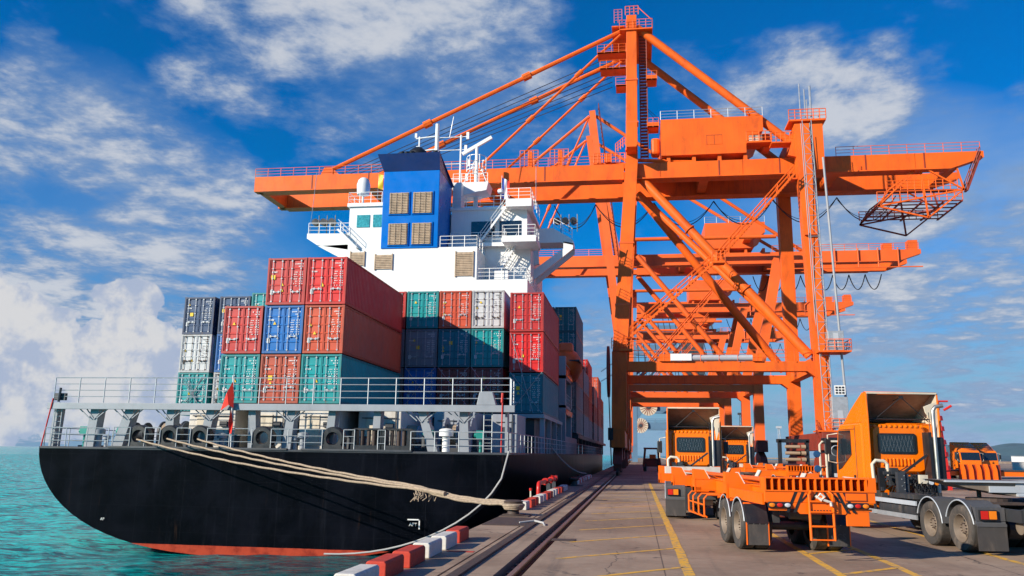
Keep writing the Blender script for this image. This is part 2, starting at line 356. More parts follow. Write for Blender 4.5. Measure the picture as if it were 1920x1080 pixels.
def dup(src, loc, rz, label, group=None):
    def rec(o, par):
        c = o.copy(); sc.collection.objects.link(c); c.parent = par
        for ch in o.children: rec(ch, c)
        return c
    r = rec(src, None); r.location = loc; r.rotation_euler = (0, 0, rz); r['label'] = label
    if group: r['group'] = group
    return r
def text(s, size, m, parent, loc, rot=(pi / 2, 0, 0), name='lettering', ext=0.002):
    cu = bpy.data.curves.new('t', 'FONT'); cu.body = s; cu.size = size; cu.extrude = ext; cu.align_x = 'CENTER'
    o = bpy.data.objects.new('t', cu); sc.collection.objects.link(o)
    bpy.context.view_layer.update()
    me = bpy.data.meshes.new_from_object(o.evaluated_get(bpy.context.evaluated_depsgraph_get()))
    bpy.data.objects.remove(o); me.materials.clear(); me.materials.append(MT[m])
    q = bpy.data.objects.new(name, me); sc.collection.objects.link(q); q.parent = parent; q.location = loc; q.rotation_euler = rot
    return q
# ================================================================ SETTING
def struct(mb, name, m, **k): return mb.build(name, m, None, kind='structure', **k)
def ground_mat():
    m = bpy.data.materials.new('quay_concrete'); m.use_nodes = True; t = m.node_tree; b = t.nodes['Principled BSDF']
    tcn = t.nodes.new('ShaderNodeTexCoord'); O = tcn.outputs['Object']
    def mix(f, c, col):
        mm = t.nodes.new('ShaderNodeMix'); mm.data_type = 'RGBA'
        t.links.new(f, mm.inputs[0]) if not isinstance(f, float) else None
        if isinstance(c, tuple): mm.inputs[6].default_value = (*c, 1)
        else: t.links.new(c, mm.inputs[6])
        mm.inputs[7].default_value = (*col, 1); return mm.outputs[2]
    c = mix(maprange(t, noise(t, O, 0.22, 8, 0.65, 0.4), 0.35, 0.65), (0.25, 0.165, 0.110), (0.41, 0.285, 0.195))
    c = mix(maprange(t, noise(t, O, 5, 8, 0.75), 0.45, 0.8, 0, 0.45), c, (0.50, 0.37, 0.27))
    mp = t.nodes.new('ShaderNodeMapping'); mp.inputs['Scale'].default_value = (1.3, 0.09, 1); t.links.new(O, mp.inputs[0])
    c = mix(maprange(t, noise(t, mp.outputs[0], 1.2, 7, 0.65, 0.3), 0.52, 0.75, 0, 0.6), c, (0.11, 0.083, 0.068))      # tyre wear along the quay
    mp = t.nodes.new('ShaderNodeMapping'); mp.inputs['Scale'].default_value = (0.12, 1.6, 1); t.links.new(O, mp.inputs[0])
    c = mix(maprange(t, noise(t, mp.outputs[0], 1.1, 8, 0.7, 0.5), 0.56, 0.78, 0, 0.55), c, (0.16, 0.125, 0.105))
    c = mix(maprange(t, noise(t, O, 0.9, 9, 0.75, 0.8), 0.59, 0.67, 0, 0.8), c, (0.075, 0.058, 0.05))                  # oil stains
    vor = t.nodes.new('ShaderNodeTexVoronoi'); vor.feature = 'DISTANCE_TO_EDGE'; vor.inputs['Scale'].default_value = 0.16
    wp = t.nodes.new('ShaderNodeVectorMath'); wp.operation = 'ADD'; t.links.new(O, wp.inputs[0])
    nn = t.nodes.new('ShaderNodeTexNoise'); nn.inputs['Scale'].default_value = 0.8; nn.inputs['Detail'].default_value = 6; t.links.new(O, nn.inputs['Vector']); t.links.new(nn.outputs['Color'], wp.inputs[1])
    t.links.new(wp.outputs[0], vor.inputs['Vector'])
    crack = maprange(t, vor.outputs['Distance'], 0.0, 0.0035, 0.75, 0)
    c = mix(crack, c, (0.05, 0.04, 0.035))
    sp = t.nodes.new('ShaderNodeSeparateXYZ'); t.links.new(O, sp.inputs[0])
    for ax, per in ((0, 6.3), (1, 7.1)):                                                                             # slab joints
        fr = math_(t, 'FRACT', math_(t, 'DIVIDE', math_(t, 'ADD', sp.outputs[ax], 500.4), per))
        dd = math_(t, 'ABSOLUTE', math_(t, 'SUBTRACT', fr, 0.5))
        c = mix(maprange(t, dd, 0.0, 0.0035, 0.8, 0), c, (0.045, 0.036, 0.03))
    t.links.new(c, b.inputs['Base Color']); b.inputs['Roughness'].default_value = 0.8; b.inputs['Specular IOR Level'].default_value = 0.35
    bp = t.nodes.new('ShaderNodeBump'); bp.inputs['Strength'].default_value = 0.35; bp.inputs['Distance'].default_value = 0.01
    t.links.new(noise(t, O, 18, 8, 0.7), bp.inputs['Height']); t.links.new(bp.outputs[0], b.inputs['Normal'])
    return m
GM = ground_mat()
g = MB(); QY0, QY1 = -40, 620
g.box(-1.93, 420, QY0, QY1, -4.5, 0); struct(g, 'quay_ground', GM)
g = MB(); g.box(-4.42, -3.30, QY0, QY1, -4.5, 0); g.box(-3.25, -3.02, QY0, QY1, -4.5, 0.0); g.box(-2.92, -2.40, QY0, QY1, -4.5, 0.0); struct(g, 'quay_edge', GM)
g = MB(); g.box(-3.29, -3.26, QY0, QY1, -0.4, -0.06); g.box(-3.01, -2.93, QY0, QY1, -0.4, -0.04); g.box(-2.39, -1.94, QY0, QY1, -0.4, -0.13); struct(g, 'rail_trench_floor', 'cast')
g = MB(); g.box(420, 3000, -200, 3000, -5, -0.01); struct(g, 'distant_land', GM)
def waves(u, v):
    x = -420 + 418 * u; y = -20 + 520 * (v ** 1.8)
    z = 0
    for a, kx, ky, ph in WV: z += a * sin(kx * x + ky * y + ph)
    return (x, y, -3.45 + z)
rw = random.Random(3); WV = []
for i in range(16):
    k = 0.5 * 1.28 ** i * 0.5; th = radians(200 + rw.uniform(-55, 55)); WV.append((0.028 / (k ** 0.75) * 0.8, k * cos(th), k * sin(th), rw.uniform(0, 6.28)))
wm = bpy.data.materials.new('sea_water'); wm.use_nodes = True; t = wm.node_tree; b = t.nodes['Principled BSDF']
tcn = t.nodes.new('ShaderNodeTexCoord'); O = tcn.outputs['Object']
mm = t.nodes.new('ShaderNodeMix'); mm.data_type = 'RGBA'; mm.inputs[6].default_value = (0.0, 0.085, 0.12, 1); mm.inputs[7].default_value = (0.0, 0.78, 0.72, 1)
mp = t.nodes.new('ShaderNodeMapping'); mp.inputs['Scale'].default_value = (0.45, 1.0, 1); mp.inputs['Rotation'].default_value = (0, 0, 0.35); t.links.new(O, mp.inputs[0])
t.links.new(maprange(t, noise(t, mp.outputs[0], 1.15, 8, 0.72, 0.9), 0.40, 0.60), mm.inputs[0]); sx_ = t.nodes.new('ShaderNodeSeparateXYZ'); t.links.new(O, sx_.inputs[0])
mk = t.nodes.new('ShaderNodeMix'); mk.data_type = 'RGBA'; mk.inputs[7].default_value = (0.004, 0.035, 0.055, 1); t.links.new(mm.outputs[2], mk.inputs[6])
t.links.new(maprange(t, math_(t, 'ADD', sx_.outputs[0], math_(t, 'MULTIPLY', noise(t, O, 0.12, 5, 0.6), 16)), -28, -8, 0, 0.85), mk.inputs[0])      # hull's dark reflection and shade tinted into the water towards the quay
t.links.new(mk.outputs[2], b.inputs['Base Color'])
b.inputs['Roughness'].default_value = 0.12; b.inputs['IOR'].default_value = 1.2; b.inputs['Specular IOR Level'].default_value = 0.10
h1 = noise(t, mp.outputs[0], 1.7, 8, 0.65, 0.8); h2 = noise(t, O, 8.0, 6, 0.65, 0.4)
hh = math_(t, 'ADD', math_(t, 'MULTIPLY', h1, 1.0), math_(t, 'MULTIPLY', h2, 0.22))
bp = t.nodes.new('ShaderNodeBump'); bp.inputs['Strength'].default_value = 1.0; bp.inputs['Distance'].default_value = 0.38
t.links.new(hh, bp.inputs['Height']); t.links.new(bp.outputs[0], b.inputs['Normal'])
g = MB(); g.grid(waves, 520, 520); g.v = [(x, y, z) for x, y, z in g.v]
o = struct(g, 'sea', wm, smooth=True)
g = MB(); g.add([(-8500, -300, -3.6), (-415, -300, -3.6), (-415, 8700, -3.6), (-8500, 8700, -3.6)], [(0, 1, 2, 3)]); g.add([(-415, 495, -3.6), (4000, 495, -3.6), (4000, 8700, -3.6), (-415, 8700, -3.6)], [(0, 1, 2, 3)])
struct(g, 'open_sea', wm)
# hills on the horizon
hm = mat('hazy_hill_forest', (0.035, 0.085, 0.10), 0.95, var=0.3, vscale=0.004)  # blue of the distant haze is tinted into the hill colour
def hills(seed, x0, x1, y, hmax, name, pk):
    r = random.Random(seed); g = MB(); n = 160
    ph = [r.uniform(0, 6.28) for _ in range(6)]
    def H(u):
        x = x0 + (x1 - x0) * u; z = 0
        for (c, wd, h) in pk: z += h * math.exp(-((x - c) / wd) ** 2)
        z += sum(hmax * 0.05 / (k + 1) * sin((k + 1) * 23 * u + ph[k]) for k in range(6))
        return max(z, 0) * min(1, 8 * u, 8 * (1 - u))
    g.grid(lambda u, v: (x0 + (x1 - x0) * u, y + 1800 * v, -5 + H(u) * sin(pi * min(v * 1.0, 1)) * (1 + 0.12 * sin(40 * u + 9 * v))), n, 24)
    return struct(g, name, hm, smooth=True)
hills(2, 1200, 5200, 5200, 100, 'hills', [(1900, 110, 45), (2070, 120, 85), (2300, 190, 60), (2560, 170, 95), (3100, 500, 60)])
# ---------------------------------------------------------------- painted lines
ym = bpy.data.materials.new('worn_yellow_line'); ym.use_nodes = True; t = ym.node_tree; b = t.nodes['Principled BSDF']
tcn = t.nodes.new('ShaderNodeTexCoord'); mm = t.nodes.new('ShaderNodeMix'); mm.data_type = 'RGBA'
mm.inputs[6].default_value = (0.80, 0.42, 0.04, 1); mm.inputs[7].default_value = (0.28, 0.22, 0.175, 1)
t.links.new(maprange(t, noise(t, tcn.outputs['Object'], 4.5, 9, 0.78, 0.3), 0.48, 0.60, 0.0, 0.85), mm.inputs[0]); t.links.new(mm.outputs[2], b.inputs['Base Color']); b.inputs['Roughness'].default_value = 0.75
def line(mb, pts, wd):
    for a, c in zip(pts[:-1], pts[1:]):
        d = Vector((c[0] - a[0], c[1] - a[1])); n = Vector((-d.y, d.x)).normalized() * wd / 2
        mb.add([(a[0] + n.x, a[1] + n.y, .004), (a[0] - n.x, a[1] - n.y, .004), (c[0] - n.x, c[1] - n.y, .004), (c[0] + n.x, c[1] + n.y, .004)], [(0, 1, 2, 3)])
def jl(x0, y0, x1, y1, n=14, j=0.012): return [(x0 + (x1 - x0) * i / n + random.uniform(-j, j), y0 + (y1 - y0) * i / n) for i in range(n + 1)]
g = MB(); line(g, jl(0.87, 6, 0.86, 64, 60), 0.19)
for i in range(15):
    y = 13.6 + 3.15 * i; line(g, jl(-1.57, y, 0.79, y + 2.5), 0.12)
struct(g, 'yellow_lane_markings', ym)
g = MB()
for x, a, bb in ((3.49, 9, 34), (4.82, 9, 34), (7.5, 9, 60)): line(g, jl(x, a, x, bb, 30), 0.16)
for i in range(8):
    y = 12.8 + 3.1 * i; line(g, jl(3.57, y, 4.75, y + 1.15), 0.14)
o = struct(g, 'yellow_bay_markings', ym); o.location.z = 0.001
# ---------------------------------------------------------------- crane rails and cable slot
for x, yy in ((-2.13, 'seaward'), (18.25, 'landward')):
    e = thing('crane_rail', (x, 60, 0), {'seaward': 'long rusty crane rail in the open trench behind the red and white kerb blocks', 'landward': 'crane rail under the landward legs of the orange cranes'}[yy], 'rail')
    g = MB(); g.box(-0.075, 0.075, -100, 500, -0.13, -0.10); g.box(-0.02, 0.02, -100, 500, -0.10, -0.03); g.build('rail_web', 'railst', e)
    g = MB(); g.box(-0.045, 0.045, -100, 500, -0.03, 0.004); g.build('rail_head', 'rtop', e)
    if yy == 'seaward':
        g = MB()
        for i in range(160): g.box(-0.19, -0.09, -52 + i * 0.55, -52 + i * 0.55 + 0.14, -0.13, -0.075)
        g.build('rail_clips', 'cast', e, kind='stuff')
e = MB().box(-0.09, 0.09, -70, 300, -0.02, 0.045).box(-0.12, -0.10, -70, 300, -0.02, 0.03)
o = e.build('cable_trench_cover', 'cast', None); o.location = (-2.99, 0, 0); tag(o, 'dark rubber belt covering the cable slot beside the seaward crane rail', 'cable cover')
# ---------------------------------------------------------------- kerb blocks
def blockmesh(m):
    g = MB(); g.prism([(-0.17, 0), (0.17, 0), (0.17, 0.25), (0.14, 0.285), (-0.14, 0.285), (-0.17, 0.25)], 0.0, 1.08, 'y'); return g
yb = 8.9; k = 0; names = []
cw = 'wwwwrrwwr'
seqs = [(9.0, 'wwwrrwwr'), (30.4, 'wrrwwrrwwrrww'), (57.5, 'wrwrwrwrwwrw')]
ORD = 'first second third fourth fifth sixth seventh eighth ninth tenth eleventh twelfth thirteenth fourteenth'.split()
for si, (y0, s) in enumerate(seqs):
    where = ('in the near row before the roped bollard', 'in the middle row beside the red pipe', 'in the far shaded row past the second bollard')[si]
    for i, c in enumerate(s):
        o = blockmesh(c).build('kerb_block', 'wblock' if c == 'w' else 'rblock', None, bevel=0.018)
        o.location = (-4.12 + random.uniform(-.015, .015), y0 + 1.42 * i, 0.0); o.rotation_euler.z = random.uniform(-.012, .012)
        tag(o, '%s kerb block, %s from the camera %s' % ('white' if c == 'w' else 'red', ORD[i], where), 'kerb block', 'kerb blocks along the quay edge')
# ---------------------------------------------------------------- bollards, hydrant
def bollard(y, lab):
    e = thing('bollard', (-4.02, y, 0), lab, 'bollard', 'mooring bollards on the quay edge')
    MB().lathe([(0, 0), (0, .36), (.05, .36), (.06, .2), (.3, .17), (.38, .3), (.46, .32), (.5, .22), (.51, 0)], (0, 0, 0), 'z', 20).build('bollard_post', 'cast', e, smooth=True)
    MB().box(-.38, .55, -.5, .5, 0.003, .03).build('base_plate', 'cast', e)
bollard(27.6, 'cast iron bollard with the pale mooring ropes looped over it'); bollard(54.8, 'dark cast iron bollard in the shade between the two far kerb rows')
g = MB().box(-.62, .85, -3.6, -0.7, .003, .02); o = g.build('cover_plate', 'cast', None); o.location = (-3.75, 27.4, 0); tag(o, 'flat steel cover plate on the quay edge in front of the roped bollard', 'cover plate')
e = thing('hydrant_pipe', (-4.36, 37.6, 0), 'bent red fire main pipe with valves standing at the quay edge', 'hydrant')
g = MB(); pts = [(0, 0, 0), (0, 0, .42)] + [(0, .28 - .28 * cos(a), .42 + .28 * sin(a)) for a in [pi / 12 * k for k in range(1, 7)]] + [(0, 3.6, .70), (0, 8.0, .70)]
g.path(pts, 0.095, 14); g.build('pipe', 'bred', e, smooth=True)
for y in (2.6, 2.95, 5.3, 7.4): MB().lathe([(-.04, 0), (-.04, .16), (.04, .16), (.04, 0)], (0, y, .70), 'y', 16).build('flange', 'bred', e, smooth=True)
MB().tube((0, 2.7, .70), (0, 2.85, .70), .13, 14).build('gasket', 'mirror', e)
MB().lathe([(0, .14), (.1, .12), (.14, .04), (.2, .10), (.21, 0)], (0, 6.2, .70), 'z', 12).tube((0, 7.6, .70), (0, 8.3, .80), .08, 10).build('valve', 'bred', e, smooth=True)
for y in (4.2, 6.9): MB().box(-.10, .10, y, y + .12, 0, .62).build('pipe_support', 'shipd', e)
e = thing('standpipe', (-4.36, 34.8, 0), 'short thin standpipe with red collar left of the bent red pipe', 'standpipe')
MB().tube((0, 0, 0), (0, 0, .55), .035, 8).build('post', 'cream', e); MB().tube((0, 0, .5), (0, 0, .6), .06, 10).tube((0, 0, .1), (0, 0, .18), .07, 10).build('cap', 'bred', e)
for i, y in enumerate((66.5, 69.5, 72.5, 75.5)):
    g = MB().tube((0, 0, -3), (0, 0, .2), .42, 14); o = g.build('quay_fender', 'black', None, smooth=True); o.location = (-4.9, y, 0)
    tag(o, 'upright black rubber fender on the quay wall, %s from the camera, beside the far hull' % ORD[i], 'fender', 'rubber fenders on the quay wall')
# pit cover
for x, y in ((-1.75, 20.3), (-1.62, 38.0)):
    o = MB().box(-.28, .28, -.22, .22, .004, .016).build('pit_cover', 'cast', None); o.location = (x, y, 0); tag(o, 'small dark pit cover by the rail trench, %s' % ('nearer of the two' if y < 30 else 'farther of the two'), 'pit cover', 'pit covers on the quay')

for i, (x, y) in enumerate(((-3.62, 17.4), (-3.62, 25.2))):
    o = MB().box(-.28, .28, -.10, .10, .003, .006).build('painted_patch', 'rblock', None); o.location = (x, y, 0); tag(o, 'flat orange red paint patch on the quay edge, %s of the two' % ('nearer' if i == 0 else 'farther'), 'paint patch', 'paint patches')
# ================================================================ CONTAINERS
CW, CH = 2.44, 2.86
_cache = {}
def cont_meshes(L, col, var):
    key = (L, col, var)
    if key in _cache: return _cache[key]
    n = int(L / 0.277); B = MB()
    for sgn in (-1, 1):                                       # corrugated side walls
        pts = []
        for i in range(n):
            y = 0.12 + (L - 0.24) * i / n; d = (L - 0.24) / n
            pts += [(y, 0), (y + d * .25, 0), (y + d * .5, -0.036), (y + d * .75, -0.036)]
        pts.append((L - .12, 0))
        vs = []; x = sgn * (CW / 2 - 0.02)
        for y, dd in pts: vs += [(x + sgn * dd, y, 0.14), (x + sgn * dd, y, CH - 0.1)]
        B.add(vs, [(2 * i, 2 * i + 2, 2 * i + 3, 2 * i + 1) for i in range(len(pts) - 1)])
    B.box(-CW / 2 + .05, CW / 2 - .05, 0.1, L - .05, CH - .07, CH - .04)
    B.box(-CW / 2 + .05, CW / 2 - .05, L - .07, L - .04, .1, CH - .08)
    B.box(-CW / 2 + .05, CW / 2 - .05, .1, L - .1, .1, .14)
    F = MB(); a, h = CW / 2, CH
    for sx in (-1, 1):
        x0, x1 = sorted((sx * a, sx * (a - .11)))
        for y0, y1 in ((0, .12), (L - .12, L)): F.box(x0, x1, y0, y1, .1, h - .1)
        x2, x3 = sorted((sx * a, sx * (a - .06)))
        F.box(x2, x3, .12, L - .12, 0, .15); F.box(x2, x3, .12, L - .12, h - .11, h - .01)
        for y0, y1 in ((-.005, .18), (L - .18, L + .005)):
            x4, x5 = sorted((sx * (a + .004), sx * (a - .165))); F.box(x4, x5, y0, y1, -.0, .118); F.box(x4, x5, y0, y1, h - .118, h)
    for y0, y1 in ((0, .11), (L - .11, L)): F.box(-a + .11, a - .11, y0, y1, .0, .15); F.box(-a + .11, a - .11, y0, y1, h - .13, h - .015)
    doors, rods = [], []
    for s in (-1, 1):
        Dm = MB(); w0, w1 = (-1.10, -.012) if s < 0 else (.012, 1.10)
        z = [.17]; prof = []; H = h - .14 - .16; m = 5
        yy = lambda deep: .075 if deep else .04
        prof = [(.17, 0)]
        for i in range(m):
            z0 = .17 + H * (i + .04) / m; z1 = .17 + H * (i + .96) / m; prof += [(z0, 0), (z0 + .035, 1), (z1 - .035, 1), (z1, 0)]
        prof.append((h - .15, 0))
        vs = []
        for zz_, dp in prof:
            for x in (w0, w1): vs.append((x, yy(dp), zz_))
        Dm.add(vs, [(2 * i, 2 * i + 1, 2 * i + 3, 2 * i + 2) for i in range(len(prof) - 1)])
        for x in (w0, w1): Dm.box(x - (.0 if x == w0 else .05), x + (.05 if x == w0 else 0), .032, .06, .16, h - .145)
        doors.append(Dm)
        Rm = MB()
        for x in ((w0 + .22), (w1 - .30)) if s < 0 else ((w0 + .30), (w1 - .22)):
            Rm.tube((x, .005, .12), (x, .005, h - .1), .019, 6)
            for zz_ in (.2, .9, 1.6, 2.2, h - .2): Rm.box(x - .05, x + .05, -.005, .035, zz_ - .03, zz_ + .03)
            q = 1 if x < (w0 + w1) / 2 else -1; zz_ = .78 + .08 * var % .3
            Rm.beam((x, -.012, zz_), (x + q * .30, -.012, zz_ - .02), .02, .035); Rm.box(x + q * .14 - .04, x + q * .14 + .04, -.02, .035, zz_ - .07, zz_ + .06)
        rods.append(Rm)
    r = random.Random(sum(map(ord, col)) * 7 + var)
    Mk = MB(); St = MB()
    def dash(x0, z0, n, w=.055, hgt=.075, gap=.022):
        for i in range(n):
            if r.random() < .88: Mk.box(x0 + i * (w + gap), x0 + i * (w + gap) + w * r.uniform(.6, 1), .026, .031, z0, z0 + hgt * r.uniform(.75, 1))
    dash(.50, 2.45, 7); dash(.72, 2.30, 4)
    for k in range(7): dash(.44 + (0 if k % 2 else .05), 1.95 - k * .14, 3, .05, .06); dash(.80, 1.95 - k * .14, 3, .055, .06)
    if var % 3 != 1: dash(-.95, 1.95, 4, .07, .10)
    Mk.box(-.98, -.80, .026, .031, .62, .90)
    if r.random() < .45: x_ = r.choice((-.98, -.72, -.40)); z_ = r.uniform(1.25, 2.0); St.box(x_, x_ + .26, .024, .031, z_, z_ + .27)
    for _ in range(r.choice((1, 1, 2))): x_ = r.choice((-.95, -.66, -.36)); zt = r.uniform(.75, 2.3); St.prism([(x_, zt), (x_ + .2, zt), (x_ + .1, zt + .19)], .022, .029, 'y')
    R = (B, F, doors, rods, Mk, St)
    out = []
    _cache[key] = R
    return R
_proto = {}
def container(col, x, y, z, L, label, group, var=0):
    key = (L, col, var)
    if key not in _proto:
        B, F, doors, rods, Mk, St = cont_meshes(L, col, var)
        e = thing('shipping_container', (x, y, z), label, 'container', group)
        B.build('corrugated_walls', CM[col], e); F.build('corner_frame', CF[col], e)
        for i, d in enumerate(doors):
            o = d.build('door', CM[col], e); rods[i].build('locking_rods', 'galv' if col not in ('white',) else 'cast', o)
            if i: Mk.build('door_lettering', 'ink' if col != 'white' else 'shipd', o)
            else: St.build('door_sticker', 'hivis', o)
        _proto[key] = e; return e
    return dup(_proto[key], (x, y, z), 0, label, group)
P2 = 2.53; N = ['bottom', 'second', 'third', 'top']
GR = 'containers stacked on the ship'
# front block, door ends facing aft just behind the stern walkway
for col, ix, tier, lab in (
    ('teal', 0, 0, 'teal container behind the red flag, bottom left of the front block of eight'), ('brick', 1, 0, 'red container with yellow sticker between two teal ones at the bottom of front block'),
    ('teal', 2, 0, 'teal container at the bottom right of the front block, its long side in shade'), ('red', 0, 1, 'red container left of the bright blue one in the front block'),
    ('blue', 1, 1, 'bright blue container in the middle of the front block'), ('orange', 2, 1, 'rust orange container right of the bright blue one with a long maroon side'),
    ('red', 1, 2, 'dull red container at the very top left of the front block'), ('bright_red', 2, 2, 'brightest red container at the very top right of the front block')):
    xs = -23.2 + P2 * ix; 
    container(col, xs + random.uniform(-.015, .015), 46 + random.uniform(-.02, .02), 4.66 + 2.92 * tier, 12.19, lab, GR, (ix * 2 + tier) % 4)
for col, tier in (('teal', 0), ('white', 1), ('navy', 2)):
    container(col, -32.78, 57.8, 4.72 + 2.88 * tier, 12.19, {'teal': 'teal container under lashing bars at the foot of the far left stack', 'white': 'rusty white container in the middle of the far left stack', 'navy': 'navy container on top of the far left stack'}[col], GR, tier)
for col, X, tier, lab in (('white', -29.98, 0, 'white container mostly hidden at the foot of the second stack from the left'), ('blue', -29.98, 1, 'dark blue container showing as a sliver right of the rusty white one'), ('navy', -29.98, 2, 'navy container just right of the navy one topping the far left stack'),
                          ('teal', -27.42, 2, 'small glimpse of a teal container above the red one of the front block')):
    container(col, X, 57.9, 4.74 + 2.89 * tier + (.25 if X > -28 else 0), 12.19, lab, GR, tier + 1)
bay2 = [(-18.5, ('grey', 'grey', 'red'), 'in the sliver of stack next to the long maroon side'), (-15.95, ('blue', 'grey', 'teal'), 'in the left full column below the white deckhouse'),
        (-13.42, ('maroon', 'dark_teal', 'orange'), 'in the middle column below the white deckhouse'), (-10.9, ('maroon', 'teal', 'white'), 'in the right column below the white deckhouse')]
for X, cols, wh in bay2:
    for tier, col in enumerate(cols):
        container(col, X, 60.2, 5.3 + 2.93 * tier, 12.19, '%s container %s, %s tier' % (col.replace('_', ' '), wh, ('bottom', 'middle', 'top')[tier]), GR, (tier + int(-X)) % 4)
for tier, col in enumerate(('dark_teal', 'bright_red', 'red')):
    container(col, -7.75, 58.6, 4.78 + 2.93 * tier, 12.19, ('dark teal container under crossed lashing rods at the foot of the quayside stack of three', 'red container with a big yellow sticker in the middle of the quayside stack of three', 'red container on top of the quayside stack of three')[tier], GR, (0, 2, 1)[tier])
fb = [(94, -7.9, 4.3, ('grey', 'grey', 'brick', 'dark_teal', 'dark_teal'), 'the quayside five-high stack forward of the lifeboat'), (94, -10.45, 4.3, ('grey', 'red', 'teal', 'blue', 'dark_teal'), 'the inboard five-high stack forward of the lifeboat'),
      (107.4, -7.9, 4.2, ('grey', 'maroon', 'grey'), 'the three-high stack forward of the five-high one'), (121.5, -8.2, 4.2, ('grey', 'red', 'brick', 'bright_red'), 'the stack topped by a bright red box'),
      (135.5, -8.0, 4.2, ('grey', 'maroon', 'grey'), 'the low stack behind the bright red topped one'), (149, -7.9, 4.1, ('grey', 'brick', 'red', 'orange'), 'the orange topped stack near the bow'), (162.5, -8.0, 4.1, ('grey', 'maroon', 'brick'), 'the last stack before the bow')]
for Y, X, z0, cols, wh in fb:
    for tier, col in enumerate(cols):
        container(col, X, Y, z0 + 2.88 * tier, 12.19, '%s container on the %s level of %s' % (col.replace('_', ' '), ('lowest', 'second', 'third', 'fourth', 'fifth')[tier], wh), GR, tier % 4)
# ================================================================ SHIP
ship = thing('container_ship', (-19.9, 43, 0), 'black hulled container ship with white deckhouse and blue funnel moored stern-first', 'container ship')
SX = -19.9
def HB(Y):                      # half breadth at deck
    if Y < 70: return 13.4 + 0.4 * min(1, (Y - 43) / 20)
    if Y < 150: return 13.8
    u = (Y - 150) / 55; return 13.8 * max(0.0, 1 - u ** 2.2)
def section(Y):
    u = min(1, max(0, (Y - 43) / 34)); hb = HB(Y); bow = max(0, (Y - 150) / 55)
    bot = -3.62 * (1 - u) + -9.0 * u
    pts = []
    for i in range(19):
        a = i / 18 * pi / 2                  # 0 at keel centre, pi/2 at deck edge
        e1, e2 = 0.74 - 0.50 * u, 1.02 - 0.70 * u
        x = hb * (sin(a) ** e1); z = 2.0 + (bot - 2.0) * (cos(a) ** e2)
        if bow > 0: x *= (1 - 0.45 * bow * (2 - z) / 11)
        pts.append((x, z))
    return pts
st = [43, 44.5, 46, 48.5, 51, 54, 58, 62, 67, 72, 80, 95, 115, 135, 150, 160, 170, 178, 185, 191, 197, 201, 204]
H = MB(); rows = []
for Y in st:
    s_ = section(Y); rows.append([(SX - x, Y, z) for x, z in reversed(s_)] + [(SX + x, Y, z) for x, z in s_[1:]])
nn = len(rows[0]); vs = [p for r in rows for p in r]
H.add(vs, [(j * nn + i, j * nn + i + 1, (j + 1) * nn + i + 1, (j + 1) * nn + i) for j in range(len(rows) - 1) for i in range(nn - 1)])
H.add(rows[0], [tuple(range(nn))])
# hull paint: black above, red boot topping below
hmx = bpy.data.materials.new('hull_paint'); hmx.use_nodes = True; t = hmx.node_tree; b = t.nodes['Principled BSDF']
tcn = t.nodes.new('ShaderNodeTexCoord'); O = tcn.outputs['Object']; sp = t.nodes.new('ShaderNodeSeparateXYZ'); t.links.new(O, sp.inputs[0])
def mixc(t, f, c, col):
    mm = t.nodes.new('ShaderNodeMix'); mm.data_type = 'RGBA'; t.links.new(f, mm.inputs[0])
    if isinstance(c, tuple): mm.inputs[6].default_value = (*c, 1)
    else: t.links.new(c, mm.inputs[6])
    if isinstance(col, tuple): mm.inputs[7].default_value = (*col, 1)
    else: t.links.new(col, mm.inputs[7])
    return mm.outputs[2]
c = mixc(t, maprange(t, noise(t, O, 0.35, 7, 0.6, 0.5), 0.40, 0.66), (0.0012, 0.0015, 0.003), (0.004, 0.0045, 0.008))
mp = t.nodes.new('ShaderNodeMapping'); mp.inputs['Scale'].default_value = (1.4, 1.4, 0.12); t.links.new(O, mp.inputs[0])
c = mixc(t, maprange(t, noise(t, mp.outputs[0], 1.1, 8, 0.7, 0.2), 0.52, 0.78, 0, 0.4), c, (0.016, 0.018, 0.026))
mp = t.nodes.new('ShaderNodeMapping'); mp.inputs['Scale'].default_value = (0.3, 0.35, 0.9); t.links.new(O, mp.inputs[0])
for ax, per in ((0, 2.7), (2, 1.35)):
    dd = math_(t, 'ABSOLUTE', math_(t, 'SUBTRACT', math_(t, 'FRACT', math_(t, 'DIVIDE', math_(t, 'ADD', sp.outputs[ax], 100.3), per)), 0.5))
    c = mixc(t, maprange(t, dd, 0.0, 0.008, 0.28, 0), c, (0.022, 0.022, 0.028))
mp = t.nodes.new('ShaderNodeMapping'); mp.inputs['Scale'].default_value = (1.1, 1.1, 0.10); t.links.new(O, mp.inputs[0])
c = mixc(t, maprange(t, noise(t, mp.outputs[0], 1.9, 7, 0.7, 0.1, 5.0), 0.60, 0.74, 0, 0.5), c, (0.055, 0.026, 0.014))
side = maprange(t, sp.outputs[1], 8, 40, 0, 1)
sc_ = math_(t, 'MULTIPLY', side, maprange(t, noise(t, mp.outputs[0], 0.8, 9, 0.75, 0.5), 0.45, 0.62, 0.15, 0.75))
c = mixc(t, sc_, c, (0.095, 0.055, 0.05))
red = mixc(t, maprange(t, noise(t, O, 1.3, 8, 0.7), 0.4, 0.7), (0.42, 0.06, 0.03), (0.22, 0.028, 0.018))
lvl = math_(t, 'ADD', sp.outputs[2], math_(t, 'MULTIPLY', noise(t, O, 0.9, 8, 0.7), 0.06))
cut = math_(t, 'LESS_THAN', lvl, -3.03)
c = mixc(t, cut, c, red); t.links.new(c, b.inputs['Base Color']); b.inputs['Roughness'].default_value = 0.28; b.inputs['Specular IOR Level'].default_value = 0.06
bp = t.nodes.new('ShaderNodeBump'); bp.inputs['Strength'].default_value = 0.35; bp.inputs['Distance'].default_value = 0.08
t.links.new(noise(t, O, 0.55, 4, 0.55), bp.inputs['Height']); t.links.new(bp.outputs[0], b.inputs['Normal'])
